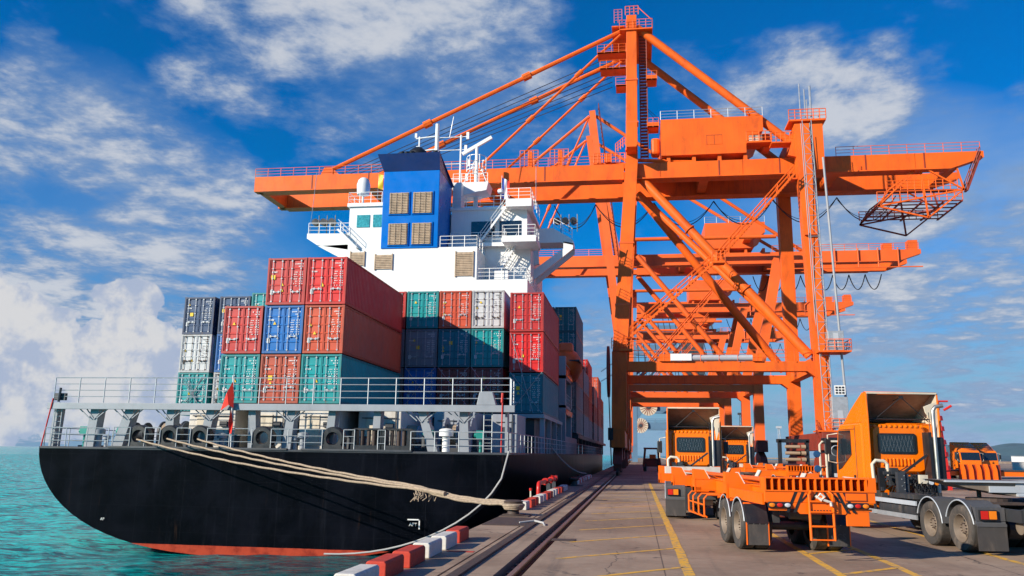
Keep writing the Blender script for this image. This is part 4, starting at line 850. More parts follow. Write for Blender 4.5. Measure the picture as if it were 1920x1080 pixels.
# ================================================================ SHIP-TO-SHORE CRANES
def crane(Y0, label, k=1.0, near=True, lean=False, boom=-45.3, rear=37, m='crane', dx=0.0, boomdown=True, mast=True, name='container_crane', cat='crane', group='orange ship-to-shore cranes', zp=10.9):
    """Y0 = plane of the near leg frame; frames 15 m apart; girders between them."""
    e = thing(name, (dx, Y0, 0), label, cat, group)
    F0, F1 = Y0, Y0 + 15; G0, G1 = Y0 + 4.5, Y0 + 11.4; zc = 33.4 * k; zt, zb = 34.35 * k, 32.5 * k
    W = lambda mb, nm, mm=m, par=e, **kw: mb.build(nm, mm, par, True, **kw)
    X = lambda x: x + dx
    xl = 18.25
    # bogies and sill beams
    for x in (-1.9, xl):
        W(MB().box(X(x) - .75, X(x) + .75, F0 - 2.6, F1 + 2.6, 2.7, 4.4), 'sill_beam', m if x < 0 else 'cdark', bevel=.04 if near else 0)  # landward sill beam in dark red, its shade put into the paint
        for fy in (F0, F1):
            b_ = W(MB().prism([(fy - 3.9, 1.1), (fy + 3.9, 1.1), (fy + 3.2, 1.9), (fy + .8, 2.7), (fy - .8, 2.7), (fy - 3.2, 1.9)], X(x) - .45, X(x) + .45, 'x'), 'bogie', 'cdark')
            for i in range(6): W(MB().lathe([(-.12, 0), (-.12, .36), (.12, .36), (.12, 0)], (X(x), fy - 3.3 + i * 1.32, .37), 'x', 14), 'bogie_wheel', 'railst', b_)
            if near:
                for q in (-2.2, 2.2): W(MB().box(X(x) - .38, X(x) + .38, fy + q - 1.2, fy + q + 1.2, .45, 1.1).box(X(x) + .35, X(x) + .8, fy + q - .3, fy + q + .3, .7, 1.5), 'bogie_frame', 'cdark', b_)
    # legs below the portal
    for fy in (F0, F1):
        W(MB().beam((X(-1.75), fy, 4.4), (X(-1.65), fy, zp + 1.5), 1.5, 1.7, upv=(0, 1, 0)), 'leg'); W(MB().beam((X(xl), fy, 4.4), (X(xl), fy, zp + 1.5), 1.35, 1.5, upv=(0, 1, 0)), 'leg')
        W(MB().prism([(X(-1.0), zp - .5), (X(-.3), zp - .5), (X(xl) - 1.4, zp - .5), (X(xl) - .6, zp - 1.1), (X(xl) - .6, zp + .5), (X(-1.0), zp + .5)], fy - .55, fy + .55, 'y'), 'portal_beam', bevel=.04 if near else 0)
        W(MB().rail([(X(-.8), fy - .8, zp + .5), (X(xl) - .8, fy - .8, zp + .5)], 1.1, .035 if near else .05, 2, 1.8), 'walkway_railing')
        # upper legs
        if not lean:
            W(MB().beam((X(-1.6), fy, zp + 1.4), (X(-.1), G0 - .4 if fy == F0 else G1 + .4, zc + 1.2), 1.5, 1.6, 1.35, 1.4, upv=(0, 1, 0)), 'leg')
            W(MB().beam((X(xl), fy, zp + 1.4), (X(17.9), fy + (1.5 if fy == F0 else -1.5), zt + 2.6 * k), 1.35, 1.5, 1.5, 1.5, upv=(0, 1, 0)), 'leg')
        else:
            W(MB().beam((X(-1.6), fy, zp + 1.4), (X(-1.0), fy, 36.5), 1.4, 1.6, 1.3, 1.4, upv=(0, 1, 0)), 'leg'); W(MB().beam((X(xl), fy, zp + 1.4), (X(22.4), fy + (1.5 if fy == F0 else -1.5), zb), 1.4, 1.5, 1.5, 1.5, upv=(0, 1, 0)), 'leg')
        gy = G0 if fy == F0 else G1
        r_ = .49 if near else .42
        W(MB().tube((X(.5), gy if near else fy, zc - .2), (X(xl - 1.0), fy, 12.0), r_, 14), 'diagonal_brace', smooth=True)
        if near and fy == F0:
            W(MB().tube((X(.6), gy + 1.5, 31.4), (X(xl - 2.4), fy + .9, 13.8), .36, 12), 'diagonal_brace', smooth=True)
            for t_ in (.33, .66):
                a = Vector((X(.5), gy, zc - .2)).lerp(Vector((X(xl - 1.0), fy, 12.0)), t_); d = Vector((17, -3, -21)).normalized(); W(MB().tube(a - d * .06, a + d * .06, .64, 14), 'brace_flange')
        if lean: W(MB().tube((X(-.8), fy, 35.9), (X(22), fy, 35.9), .32, 10), 'cross_tube', smooth=True)
    for x in (-1.65, xl): W(MB().beam((X(x), F0, zp + .4), (X(x), F1, zp + .4), 1.0, 1.4), 'cross_beam')
    W(MB().beam((X(17.9), F0 + 1.2, zt + 2.2 * k), (X(17.9), F1 - 1.2, zt + 2.2 * k), 1.2, 1.4), 'cross_beam'); W(MB().beam((X(-.1), F0 + 1.0, zt + 1.5), (X(-.1), F1 - 1.0, zt + 1.5), 1.1, 1.2), 'cross_beam')
    # twin girders and boom
    for gy in (G0, G1):
        g = MB().box(X(.4), X(rear - 3.4), gy - .55, gy + .55, zb, zt).prism([(X(rear - 3.4), zb), (X(rear - 3.4), zt), (X(rear), zt), (X(rear), zt - .7)], gy - .55, gy + .55, 'y')
        g.box(X(.4), X(rear - 6), gy - .95, gy + .75, zb - .12, zb); W(g, 'girder')
        if near:
            for i in range(11): W(MB().box(X(3 + i * 3) - .03, X(3 + i * 3) + .03, gy - .60, gy - .55, zb, zt), 'girder_stiffener') if i % 3 == 0 else None
        if boomdown:
            g = MB().box(X(boom), X(-1.0), gy - .55, gy + .55, zb, zt).box(X(boom + 1), X(-1.2), gy - .9, gy + .75, zb - .12, zb)
            g.box(X(-1.3), X(.9), gy - .5, gy + .5, zb + .1, zb + .9).box(X(-1.4), X(.6), gy - .5, gy + .5, zt - .5, zt + .15); W(g, 'boom')
            W(MB().rail([(X(boom), gy - .5, zt), (X(-1.5), gy - .5, zt)], 1.05, .035 if near else .05, 2, 1.6 if near else 3), 'boom_railing')
            W(MB().prism([(X(boom + 8.2), zt), (X(boom + 8.7), zt + 1.0), (X(boom + 9.5), zt + 1.0), (X(boom + 10.6), zt)], gy - .4, gy + .4, 'y'), 'stay_bracket'); W(MB().prism([(X(-18.4), zt), (X(-18.1), zt + .8), (X(-17.3), zt + .8), (X(-16.8), zt)], gy - .35, gy + .35, 'y'), 'stay_bracket')
        W(MB().rail([(X(22), gy - .5, zt), (X(rear - .3), gy - .5, zt)], 1.05, .035 if near else .05, 2, 1.8), 'girder_railing')
    if boomdown:
        g = MB().prism([(X(boom), zt), (X(boom + 1.2), zt), (X(boom + 1.2), zb), (X(boom + .3), zb)], G0, G1, 'y'); W(g, 'boom_tip_beam')
        for x in (-31, -17): W(MB().box(X(x) - .5, X(x) + .5, G0, G1, zb + .2, zt - .3), 'boom_cross_beam')
    elif boomdown is not None:
        for gy in (G0, G1): W(MB().beam((X(-1.2), gy, zc), (X(-9.5), gy, zc + 44), 1.1, 1.8), 'raised_boom')
    for x in (8, 22, rear - 3): W(MB().box(X(x) - .5, X(x) + .5, G0, G1, zb + .2, zt - .3), 'girder_cross_beam')
    # mast and stays
    if mast:
        if not lean:
            top = [(X(.1), G0 - .2, 52.6), (X(.1), G1 + .2, 52.6)]
            for (tx, ty, tz), by in zip(top, (G0 - .4, G1 + .4)): W(MB().beam((X(-.1), by, zc + 1.2), (tx, ty, tz), 1.35, 1.3, 1.15, 1.1, upv=(0, 1, 0)), 'mast', bevel=.04)
            W(MB().beam((X(.1), G0, 51.6), (X(.1), G1, 51.6), 1.0, 1.2), 'mast_head_beam'); W(MB().box(X(-1.3), X(2.5), G0 - 1.0, G1 + 1, 50.6, 50.75).box(X(-2.2), X(-.7), G0 - .5, G1, 51.3, 51.45), 'mast_platform')
            W(MB().rail([(X(-1.3), G0 - 1, 50.75), (X(2.5), G0 - 1, 50.75), (X(2.5), G1, 50.75)], 1.1, .035, 2, .8).rail([(X(-1.9), G0 - .9, 51.6), (X(-1.0), G0 - .9, 51.6)], 1.7, .03, 4, .4), 'mast_platform_railing'); W(MB().rail([(X(-.6), G0 - .6, 52.7), (X(.9), G0 - .6, 52.7)], 1.1, .05, 2, .5).path([(X(.9), G0 - .6, 53.6), (X(2.4), G0 - .7, 51.9)], .05, 4), 'mast_platform_railing')
            for z0, z1 in ((46.4, 47.6), (42.0, 43.0), (38.3, 39.0)): pass
            for i, (z, x0, x1) in enumerate(((43.8, -1.8, -.6), (38.6, 1.7, 3.0), (46.0, -3.6, -.6), (48.0, -3.9, -.6), (44.4, 1.7, 2.9))):
                W(MB().box(X(x0), X(x1), G0 - .6, G0 + 1.4, z, z + .14).box(X(x0), X(x1), G0 - .6, G0 - .5, z, z + (.6 if i in (1, 4) else .2)), 'mast_landing'); W(MB().rail([(X(x0), G0 - .6, z), (X(x1), G0 - .6, z)], 1.1, .03, 2, .8), 'mast_landing_railing')
            g = MB(); zz0 = zt + 1.0
            while zz0 < 50.4: g.box(X(.95), X(1.75), G0 + .1, G0 + .5, zz0, zz0 + .14); zz0 += .38
            for x in (.93, 1.77): g.tube((X(x), G0 + .1, zt + .8), (X(x), G0 + .1, 50.6), .06, 5)
            W(g, 'mast_stair', 'cdark'); tp = [(X(.1), G0, 51.3), (X(.1), G1, 51.3)]; x1, x2 = -36.4, -17.7
        else:
            top = [(X(-6.6), F0 + 1, 58.5), (X(-7.8), F1 - 3, 58.5)]
            for (tx, ty, tz), by in zip(top, (F0, F1)): W(MB().beam((X(-1.9), by, 14), (tx, ty, tz), 1.4, 1.6, 1.0, 1.1, upv=(0, 1, 0)), 'mast'); W(MB().stair((X(-1.0), by - 1, 20), (tx + 1.1, ty - 1, tz), .5, (0, 1, 0), r=.05, tread=.7), 'mast_ladder', 'cdark')
            tp = [(t0, t1, t2 - .8) for t0, t1, t2 in top]; x1, x2 = -36.4, -17.7
        for gy, (tx, ty, tz) in zip((G0, G1), tp):
            if boomdown:
                for xe, r_ in ((x1, .26), (x2, .16)):
                    a, c_ = Vector((tx - .5, ty, tz)), Vector((X(xe), gy, zt + .5)); W(MB().tube(a, c_, r_, 8), 'forestay', smooth=True)
                    for t_ in (.33, .66): p = a.lerp(c_, t_); d = (c_ - a).normalized(); W(MB().tube(p - d * .5, p + d * .5, r_ * 1.8, 8), 'stay_joint')
            W(MB().tube((tx + .6, ty, tz), (X(17.4 if not lean else 27), gy, zt + 2.0 if not lean else zt), .45 if not lean else .28, 12), 'backstay', smooth=True)
            if not lean: W(MB().tube((tx + .5, ty, 34.9), (X(6.8), gy, zt + .1), .22, 8), 'short_strut', smooth=True)
        if boomdown and near:
            for i in range(7):
                a = Vector((tp[0][0] - 2.4, (G0 + G1) / 2 - 1.6 + i * .45, 48.8 - .45 * i)); c_ = Vector((X(x1 + .8 + .5 * i), G0 + 1 + i * .5, zt + .3)); W(MB().tube(a, c_, .045, 5), 'hoist_rope', 'rope')
            for x in (3.3, 3.9): W(MB().tube((X(.9), G0 + 1, 42.5), (X(x), G0 + 1, zt + 5), .03, 4), 'hoist_rope', 'rope')
    # machinery house
    hx0, hx1 = (3.2, 14.4) if not lean else (11.5, 21.0); hz0, hz1 = zt + .7, zt + 5.0
    hb = W(MB().prism([(X(hx0), hz0), (X(hx1 - 1.9), hz0), (X(hx1 - 1.9), hz0 + 1.3), (X(hx1), hz0 + 2.6), (X(hx1), hz1), (X(hx0), hz1)], G0 - .8, G1 + .8, 'y'), 'machinery_house')
    W(MB().rail([(X(hx0), G0 - .7, hz1), (X(hx1), G0 - .7, hz1)], 1.05, .04, 2, 1.9), 'roof_railing', 'galv', hb)
    if near:
        W(MB().box(X(8.2), X(9.9), G0 - .83, G0 - .8, hz0 + 1.1, hz0 + 2.2), 'hatch', m, hb); W(MB().box(X(8.22), X(8.26), G0 - .85, G0 - .83, hz0 + 1.1, hz0 + 2.2).box(X(9.03), X(9.07), G0 - .85, G0 - .83, hz0 + 1.1, hz0 + 2.2).box(X(8.2), X(9.9), G0 - .85, G0 - .83, hz0 + 2.18, hz0 + 2.22), 'hatch_seam', 'cdark', hb)
        W(MB().box(X(12.5), X(15.2), G0 - 1.2, G0 + 1, hz0 + 1.0, hz0 + 1.2), 'service_platform'); W(MB().rail([(X(12.5), G0 - 1.2, hz0 + 1.2), (X(15.2), G0 - 1.2, hz0 + 1.2), (X(15.2), G0 + 1, hz0 + 1.2)], 1.1, .05, 2, .7), 'service_platform_railing'); W(MB().box(X(12.8), X(14.2), G0 - 1.0, G0 - .4, hz0 + 1.2, hz0 + 1.9), 'motor_box', 'cream')
        for x in (2.1, 14.3): W(MB().box(X(x), X(x) + 1.0, G0 + .2, G0 + 1.8, hz0 + .6, hz0 + 2.6), 'ventilation_hood', bevel=.3)
    for i in range(4): W(MB().box(X(hx0 + .6 + i * 2.8), X(hx0 + 1.0 + i * 2.8), G0 - .5, G1 + .5, zt, hz0), 'house_support')
    # backreach platform, trolley and festoon
    if not lean:
        px = rear - 11; V = Vector; gyf = G0 - .3; gyb = G1 + .3
        for gy in (gyf, gyb):
            g = MB(); P = dict(a=V((X(px), gy, 28.6)), b=V((X(px + 5), gy, 27.2)), c=V((X(px + 8.8), gy, 30.2)), d=V((X(px + 8.2), gy, 33)), f=V((X(px + 4.6), gy, 33)), h=V((X(px + 1.2), gy, 30.4)))
            for s_, t_ in ('ab', 'bc', 'cd', 'bf', 'ac', 'fc', 'fh', 'ah', 'fa'): g.beam(P[s_], P[t_], .16, .16)
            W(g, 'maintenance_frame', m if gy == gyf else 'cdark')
        g = MB(); [g.box(X(px + .1), X(px + 8.6), gyf + q, gyf + q + .25, 29.0, 29.08) for q in (0, 1.2, 2.6, 4.0, 5.4, 7.0)]; [g.box(X(px + q), X(px + q + .2), gyf, gyb, 28.9, 29.0) for q in (.1, 2.2, 4.4, 6.6, 8.4)]; g.box(X(px + 1), X(px + 8.2), gyf, gyf + .9, 30.2, 30.3); W(g, 'maintenance_floor', 'cdark'); W(MB().rail([(X(px), gyf, 29.1), (X(px + 8.6), gyf, 29.1)], 1.1, .05, 2, .8).rail([(X(px), gyb, 29.1), (X(px + 8.6), gyb, 29.1)], 1.1, .05, 2, .8).rail([(X(px + 1), gyf, 30.3), (X(px + 8.2), gyf, 30.3)], 1.1, .05, 2, .7), 'maintenance_railing')
        W(MB().stair((X(px + 9.0), gyf, 30), (X(px + 10.6), gyf, 33.8), .7, (0, 1, 0), r=.05), 'maintenance_stair', 'cdark')
    xs = [-9.7, -4.6, 2.5, 9.6, 16.5, 23.8, 30.4] if near else [20 + 2.6 * i for i in range(9)]
    for a, c_ in zip(xs[:-1], xs[1:]):
        for q, sg in ((0, 3.0 if near else 2.6), (.35, 2.5)):
            pts = [(X(a + (c_ - a) * i / 14), G1 + .9 + q, zb - .3 - 4 * sg * (i / 14) * (1 - i / 14)) for i in range(15)]; W(MB().path(pts, .06 if q == 0 else .035, 5), 'festoon_cable', 'cable')
    if near:
        # elevator tower up the landward leg
        ex, ey = X(18.9), F0 - .95
        g = MB(); 
        for q in ((-.45, -.4), (.45, -.4), (-.45, .4), (.45, .4)): g.tube((ex - .35 + q[0], ey + q[1], 2), (ex - .9 + q[0], ey + q[1], 36.5), .045, 4)
        z = 2.0; i = 0
        while z < 35.5:
            xx = ex - .35 - .55 * (z - 2) / 34.5; xn = ex - .35 - .55 * (z + 1.1 - 2) / 34.5; s_ = 1 if i % 2 else -1
            g.tube((xx - .45 * s_, ey - .4, z), (xn + .45 * s_, ey - .4, z + 1.1), .035, 4); g.tube((xx + .45, ey - .4 * s_, z), (xn + .45, ey + .4 * s_, z + 1.1), .035, 4)
            g.tube((xx - .45, ey - .4, z), (xx + .45, ey - .4, z), .04, 4); z += 1.1; i += 1
        W(g, 'elevator_mast', 'shipg'); W(MB().tube((X(20.35), ey, 3), (X(19.5), ey, 32.5), .12, 8), 'cable_duct', 'shipg')
        for z in (12.3, 4.6):
            W(MB().box(ex - 1.2 if z > 5 else ex - 1.6, ex + 1.9, ey - 1.1, ey + 1.6, z - .15, z), 'elevator_platform'); W(MB().rail([(ex - 1.2, ey - 1.1, z), (ex + 1.9, ey - 1.1, z), (ex + 1.9, ey + 1.6, z)], 1.1, .04, 2, .7), 'elevator_platform_railing')
        for z in (12.35, 4.8):
            cb = W(MB().box(ex - .2, ex + 1.3, ey - .9, ey + .3, z, z + (1.9 if z > 5 else 3.0)), 'elevator_car', 'galv', bevel=.03); W(MB().box(ex + .3, ex + .8, ey - .93, ey - .9, z + .2, z + 1.7), 'elevator_door', 'greyl', cb)
        W(MB().box(ex + .1, ex + 1.1, ey - 1.0, ey - .9, 8.0, 8.9), 'notice_board', 'white'); g = MB(); [g.box(ex + .18 + j * .3, ex + .38 + j * .3, ey - 1.04, ey - 1.0, 8.1 + i * .26, 8.26 + i * .26) for i in range(3) for j in range(3)]; W(g, 'notice_lettering', 'black')
        W(MB().stair((X(18.0), F0 - 1.3, 2.6), (X(17.3), F0 - 1.3, 4.6), .5, (0, 1, 0), r=.03), 'access_ladder', 'cdark')
        # landward leg head
        W(MB().box(X(16.6), X(20.4), F0 + .6, F0 + 3.2, zt + 2.9, zt + 3.1), 'leg_head_platform'); W(MB().rail([(X(16.6), F0 + .6, zt + 3.1), (X(20.4), F0 + .6, zt + 3.1)], 1.1, .05, 2, .6), 'leg_head_railing'); W(MB().box(X(18.9), X(20.1), F0 + 1.0, F0 + 2.4, 31.9, zt + 2.9), 'leg_head_box')
        for x, z in ((18.0, 41.9), (18.5, 41.2), (19.1, 41.6), (18.7, 40), (19.9, 38.9)): W(MB().tube((X(x), F0 + 1.5, zt + 3), (X(x), F0 + 1.5, z), .07 if x < 19 else .12, 6), 'aerial', 'galv')
        W(MB().prism([(X(16.4), 33.6), (X(17.4), 36.8), (X(17.9), 36.8), (X(17.2), 33.4)], F0 + 1, F0 + 1.5, 'y'), 'gusset'); W(MB().box(X(14.8), X(17.2), F0 + 1.2, F0 + 2.8, 35.1, 35.25), 'small_platform'); W(MB().rail([(X(14.8), F0 + 1.2, 35.2), (X(17.2), F0 + 1.2, 35.2)], 1.1, .05, 2, .5), 'small_platform_railing')
        # long stairs climbing in the near frame
        W(MB().stair((X(-.5), F0 - .9, 13.9), (X(8.1), F0 - .9, 21.5), .8, (0, 1, 0), r=.04), 'frame_stair'); W(MB().stair((X(8.5), F0 - .9, 21.7), (X(16.6), F0 - .4, 30.9), .8, (0, 1, 0), r=.04), 'frame_stair')
        W(MB().box(X(7.9), X(9.2), F0 - 1.5, F0 - .2, 21.4, 21.6), 'stair_landing'); W(MB().rail([(X(7.9), F0 - 1.5, 21.6), (X(9.2), F0 - 1.5, 21.6)], 1.1, .04, 2, .5), 'stair_landing_railing'); W(MB().box(X(-1.6), X(-.3), F0 - 1.5, F0 - .2, 12.4, 12.6).box(X(-.9), X(.3), F0 - 1.4, F0 - .7, 13.6, 13.75), 'stair_landing'); W(MB().rail([(X(-2.4), F0 - 1.5, 12.6), (X(.6), F0 - 1.5, 12.6)], 1.1, .04, 2, .5), 'stair_landing_railing')
        W(MB().box(X(3.5), X(5.6), F0 - .9, F0 - .2, 11.45, 12.15), 'switch_cabinet', 'white'); W(MB().tube((X(5.6), F0 - .5, 11.75), (X(11.6), F0 - .5, 11.75), .33, 14), 'long_tank', 'greyl', smooth=True); W(MB().box(X(2.4), X(3.5), F0 - .8, F0 - .2, 11.4, 12.1).box(X(11.6), X(12.5), F0 - .8, F0 - .2, 11.4, 12.1), 'equipment_box')
        # bolted splices on legs, mast and girders
        for z in (17.5, 24.5):
            t_ = (z - 12.3) / (zc + 1.2 - 12.3); W(MB().box(X(-1.6 + 1.5 * t_) - .80, X(-1.6 + 1.5 * t_) + .80, F0 + 4.1 * t_ - .82, F0 + 4.1 * t_ + .82, z - .09, z + .09), 'leg_splice', 'crane2')
            W(MB().box(X(18.2) - .80, X(18.15) + .72, F0 + .35 - .80, F0 + 1.0 + .72, z - .08, z + .08), 'leg_splice', 'crane2')
        for z in (39.2, 44.4): W(MB().box(X(0) - .72, X(0) + .72, G0 - .98, G0 + .5, z - .08, z + .08), 'mast_splice', 'crane2')
        for x in (-38, -31, -24, -17, -10, 9.5, 16.0, 25, 31): W(MB().box(X(x) - .07, X(x) + .07, G0 - .585, G0 - .55, zb, zt), 'girder_seam', 'cdark')
        # cable reel at the seaward leg, buffers
        W(MB().lathe([(-.12, 0), (-.12, 2.6), (.12, 2.6), (.12, 0)], (X(-2.75), F0 - 1.2, 10.3), 'x', 28), 'cable_reel', 'cdark')
        W(MB().tube((X(-2.7), F0 - 2.6, 8), (X(-2.5), F0 - 2.7, 1.0), .06, 5).box(X(-2.8), X(-2.3), F0 - 2.9, F0 - 2.5, 3.4, 4.6), 'reel_cable', 'cable')
        W(MB().box(X(-.8), X(.3), G0 - 1.6, G0 - .3, 35.6, 35.75).box(X(-4.4), X(-1), G0 - .2, G0 + 1, zt + .2, zt + .35).box(X(-3.2), X(-2.4), G0 - .6, G0 - .0, zt + .3, zt + 1.3), 'hinge_platform'); W(MB().rail([(X(-4.4), G0 - .6, zt + .2), (X(-.9), G0 - .6, zt + .2)], 1.1, .05, 2, .5).rail([(X(-1.9), G0 - .6, zt + 1.3), (X(-.8), G0 - .6, zt + 2.2)], 1.1, .05, 2, .4), 'hinge_platform_railing')
        for x in (-8.5, -12.0): 
            W(MB().box(X(x), X(x) + .5, G0 - .4, G0 + .2, zt, zt + 2.0).box(X(x) - .9, X(x) + 1.2, G0 - .3, G0 + .2, zt + .1, zt + .25), 'boom_latch'); W(MB().rail([(X(x) - .9, G0 - .4, zt + .2), (X(x) + 1.2, G0 - .4, zt + .2)], 1.9, .045, 4, .5), 'boom_latch_railing')
        W(MB().box(X(16.4), X(17.2), F0 + 1.0, F0 + 2.2, 30.9, 31.05), 'stair_landing')
    else:
        W(MB().stair((X(1), F0 - .9, 14), (X(15), F0 - .9, 30), .8, (0, 1, 0), r=.06, tread=.5), 'frame_stair')
        for i, x in enumerate((24, 28, 31.5, 35, 38, 41)): W(MB().tube((X(x), G0 - .8, zb - 1.0), (X(x), G0 - .8, zt + .3), .12, 5), 'girder_hanger')
        W(MB().box(X(rear - 1.8), X(rear - .4), G0 - .5, G0 + 1, zt, zt + 1.5).box(X(rear - 5.5), X(rear - 4.2), G0 - .5, G0 + 1, zt, zt + 1.1), 'rear_cabin'); W(MB().box(X(21), X(rear), G0 - 1.0, G0 - .8, zb - 1.1, zb - .95), 'cable_track')
    return e
c1 = crane(86, 'nearest and largest orange container crane, boom lowered over the white deckhouse of the ship')
c2 = crane(130, 'second orange crane with a leaning mast, seen through the legs of the nearest crane', k=1.0, near=False, lean=True, boom=-40, rear=44.5, m='crane2', zp=12.2)
c3 = crane(173, 'third orange crane back, a row of hanging cable loops under its landward end', k=.985, near=False, lean=True, boomdown=False, rear=44.8, m='crane2', mast=False, zp=13.1)
c4 = crane(215, 'fourth orange crane back, only its portal and low girder showing between the others', k=.985, near=False, lean=True, boomdown=None, rear=40, m='crane2', mast=False, zp=15.8)
# slate blue cranes beyond
def blue_crane(Y0, dx, z, label, boom):
    e = thing('blue_container_crane', (dx, Y0, 0), label, 'crane', 'slate blue cranes beyond the orange ones'); W = lambda mb, nm, mm='bluec', par=e, **kw: mb.build(nm, mm, par, True, **kw)
    for fy in (Y0, Y0 + 16):
        for x in (dx, dx + 26): W(MB().beam((x, fy, 0), (x, fy, 40), 1.6, 1.6, upv=(0, 1, 0)), 'leg')
        W(MB().prism([(dx + .8, z - 3.2), (dx + 2.4, z - 1.1), (dx + 24, z - 1.1), (dx + 25.4, z - 3), (dx + 25.4, z + 1.2), (dx + .8, z + 1.2)], fy - .7, fy + .7, 'y'), 'portal_beam'); W(MB().rail([(dx, fy - 1, z + 1.2), (dx + 25, fy - 1, z + 1.2)], 1.2, .07, 2, 3), 'portal_railing')
        W(MB().beam((dx, fy, 40), (dx + 24, fy, 40), 2, 2), 'girder')
    rl = W(MB().lathe([(-.1, .5), (-.1, 2.6), (.1, 2.6), (.1, .5)], (dx + 4.2, Y0 - 1.4, z), 'y', 30), 'cable_reel', 'straw')
    W(MB().lathe([(-.2, 0), (-.2, .6), (.2, .6), (.2, 0)], (dx + 4.2, Y0 - 1.5, z), 'y', 14), 'reel_hub', 'shipd', rl)
    g = MB(); [g.beam((dx + 4.2 + .6 * cos(a), Y0 - 1.56, z + .6 * sin(a)), (dx + 4.2 + 2.55 * cos(a), Y0 - 1.56, z + 2.55 * sin(a)), .14, .06, upv=(0, 1, 0)) for a in [k * pi / 9 for k in range(18)]]; W(g, 'reel_spokes', 'cdark', rl)
    if boom:
        for i in range(3): W(MB().tube((dx - 2 + i * 2.3, Y0 + 2, 24), (dx + 20 + i * 2, Y0 + 2, 45), .55, 8), 'boom_strut')
        for i in range(14): W(MB().tube((dx + 1 + i * 1.6, Y0 - 1, 40 + i * .6), (dx + 2 + i * 2.0, Y0 - 1, 22), .12, 4), 'reeving_rope', 'rope')
        W(MB().box(dx + 15, dx + 21, Y0 - 1, Y0 + 8, 26, 38), 'machinery_house', 'shipd')
        for i in range(2): W(MB().tube((dx - 10, Y0, 24 + i * 3), (dx, Y0, 30 + i * 4), .25, 5), 'stay')
blue_crane(255, -.6, 16.2, 'slate blue crane with the upper and bigger cable reel, under the orange portals', True)
blue_crane(300, -2.8, 12.2, 'slate blue crane with the lower and smaller cable reel, under the orange portals', False)
# ================================================================ TRUCKS AND TRAILERS (local axes: x right, y forward, z up)
def wheel(par, x, y, r=.51, w_=.30, side=-1, name='wheel'):
    s = side
    g = MB(); g.lathe([(s * 0.0, r * .60), (s * .02, r * .66), (s * .035, r * .80), (s * .03, r * .93), (s * -.005, r * .985), (s * -.03, r)] +
                      [(s * -(.03 + (w_ - .06) * i / 8), r * (1.0 if i % 2 == 0 else .985)) for i in range(1, 8)] + [(s * -(w_ - .03), r), (s * -w_, r * .93), (s * -w_, r * .6)], (x, y, r), 'x', 40)
    wh = g.build(name, 'rubber', par, smooth=True)
    g = MB(); g.lathe([(s * .012, r * .61), (s * .02, r * .585), (s * -.01, r * .56), (s * -.10, r * .53), (s * -.16, r * .46), (s * -.15, r * .30), (s * -.08, r * .27), (s * -.06, r * .15), (s * -.06, 0)], (x, y, r), 'x', 32)
    g.build('rim', 'rim', wh, smooth=True)
    g = MB()
    for k in range(8): a = k * pi / 4 + .2; g.tube((x - s * .150, y + r * .385 * cos(a), r + r * .385 * sin(a)), (x - s * .135, y + r * .385 * cos(a), r + r * .385 * sin(a)), .032, 8)
    g.build('rim_openings', 'darkhole', wh)
    g = MB()
    for k in range(10): a = k * pi / 5; g.tube((x - s * .07, y + r * .215 * cos(a), r + r * .215 * sin(a)), (x - s * .035, y + r * .215 * cos(a), r + r * .215 * sin(a)), .014, 5)
    g.build('wheel_nuts', 'cast', wh)
    return wh
def duals(par, y, hw=1.10, r=.51):
    for s in (-1, 1): wheel(par, s * hw, y, r, .28, s); wheel(par, s * (hw - .34), y, r, .28, s)
def arc_guard(par, x0, x1, y, r, a0=8, a1=172, t_=.012, trim=True, m='fender'):
    g = MB(); n = 16; A = [radians(a0 + (a1 - a0) * i / n) for i in range(n + 1)]; zc = .51
    out = [(y + (r + t_) * cos(a), zc + (r + t_) * sin(a)) for a in A]; inn = [(y + r * cos(a), zc + r * sin(a)) for a in reversed(A)]
    vs = [(x0, p, q) for p, q in out] + [(x1, p, q) for p, q in out] ; N_ = n + 1
    g.add(vs, [(i, i + 1, N_ + i + 1, N_ + i) for i in range(n)]); vs = [(x0, p, q) for p, q in inn] + [(x1, p, q) for p, q in inn]; g.add(vs, [(i, i + 1, N_ + i + 1, N_ + i) for i in range(n)])
    g.build('mudguard', m, par, smooth=True)
    if trim:
        xe = x0 if abs(x0) > abs(x1) else x1; MB().path([(xe, y + (r + .01) * cos(a), zc + (r + .01) * sin(a)) for a in A], .016, 5).build('mudguard_trim', 'greyl', par)
def slanted(g, x0, x1, y0, y1, z0, z1, lean): pass
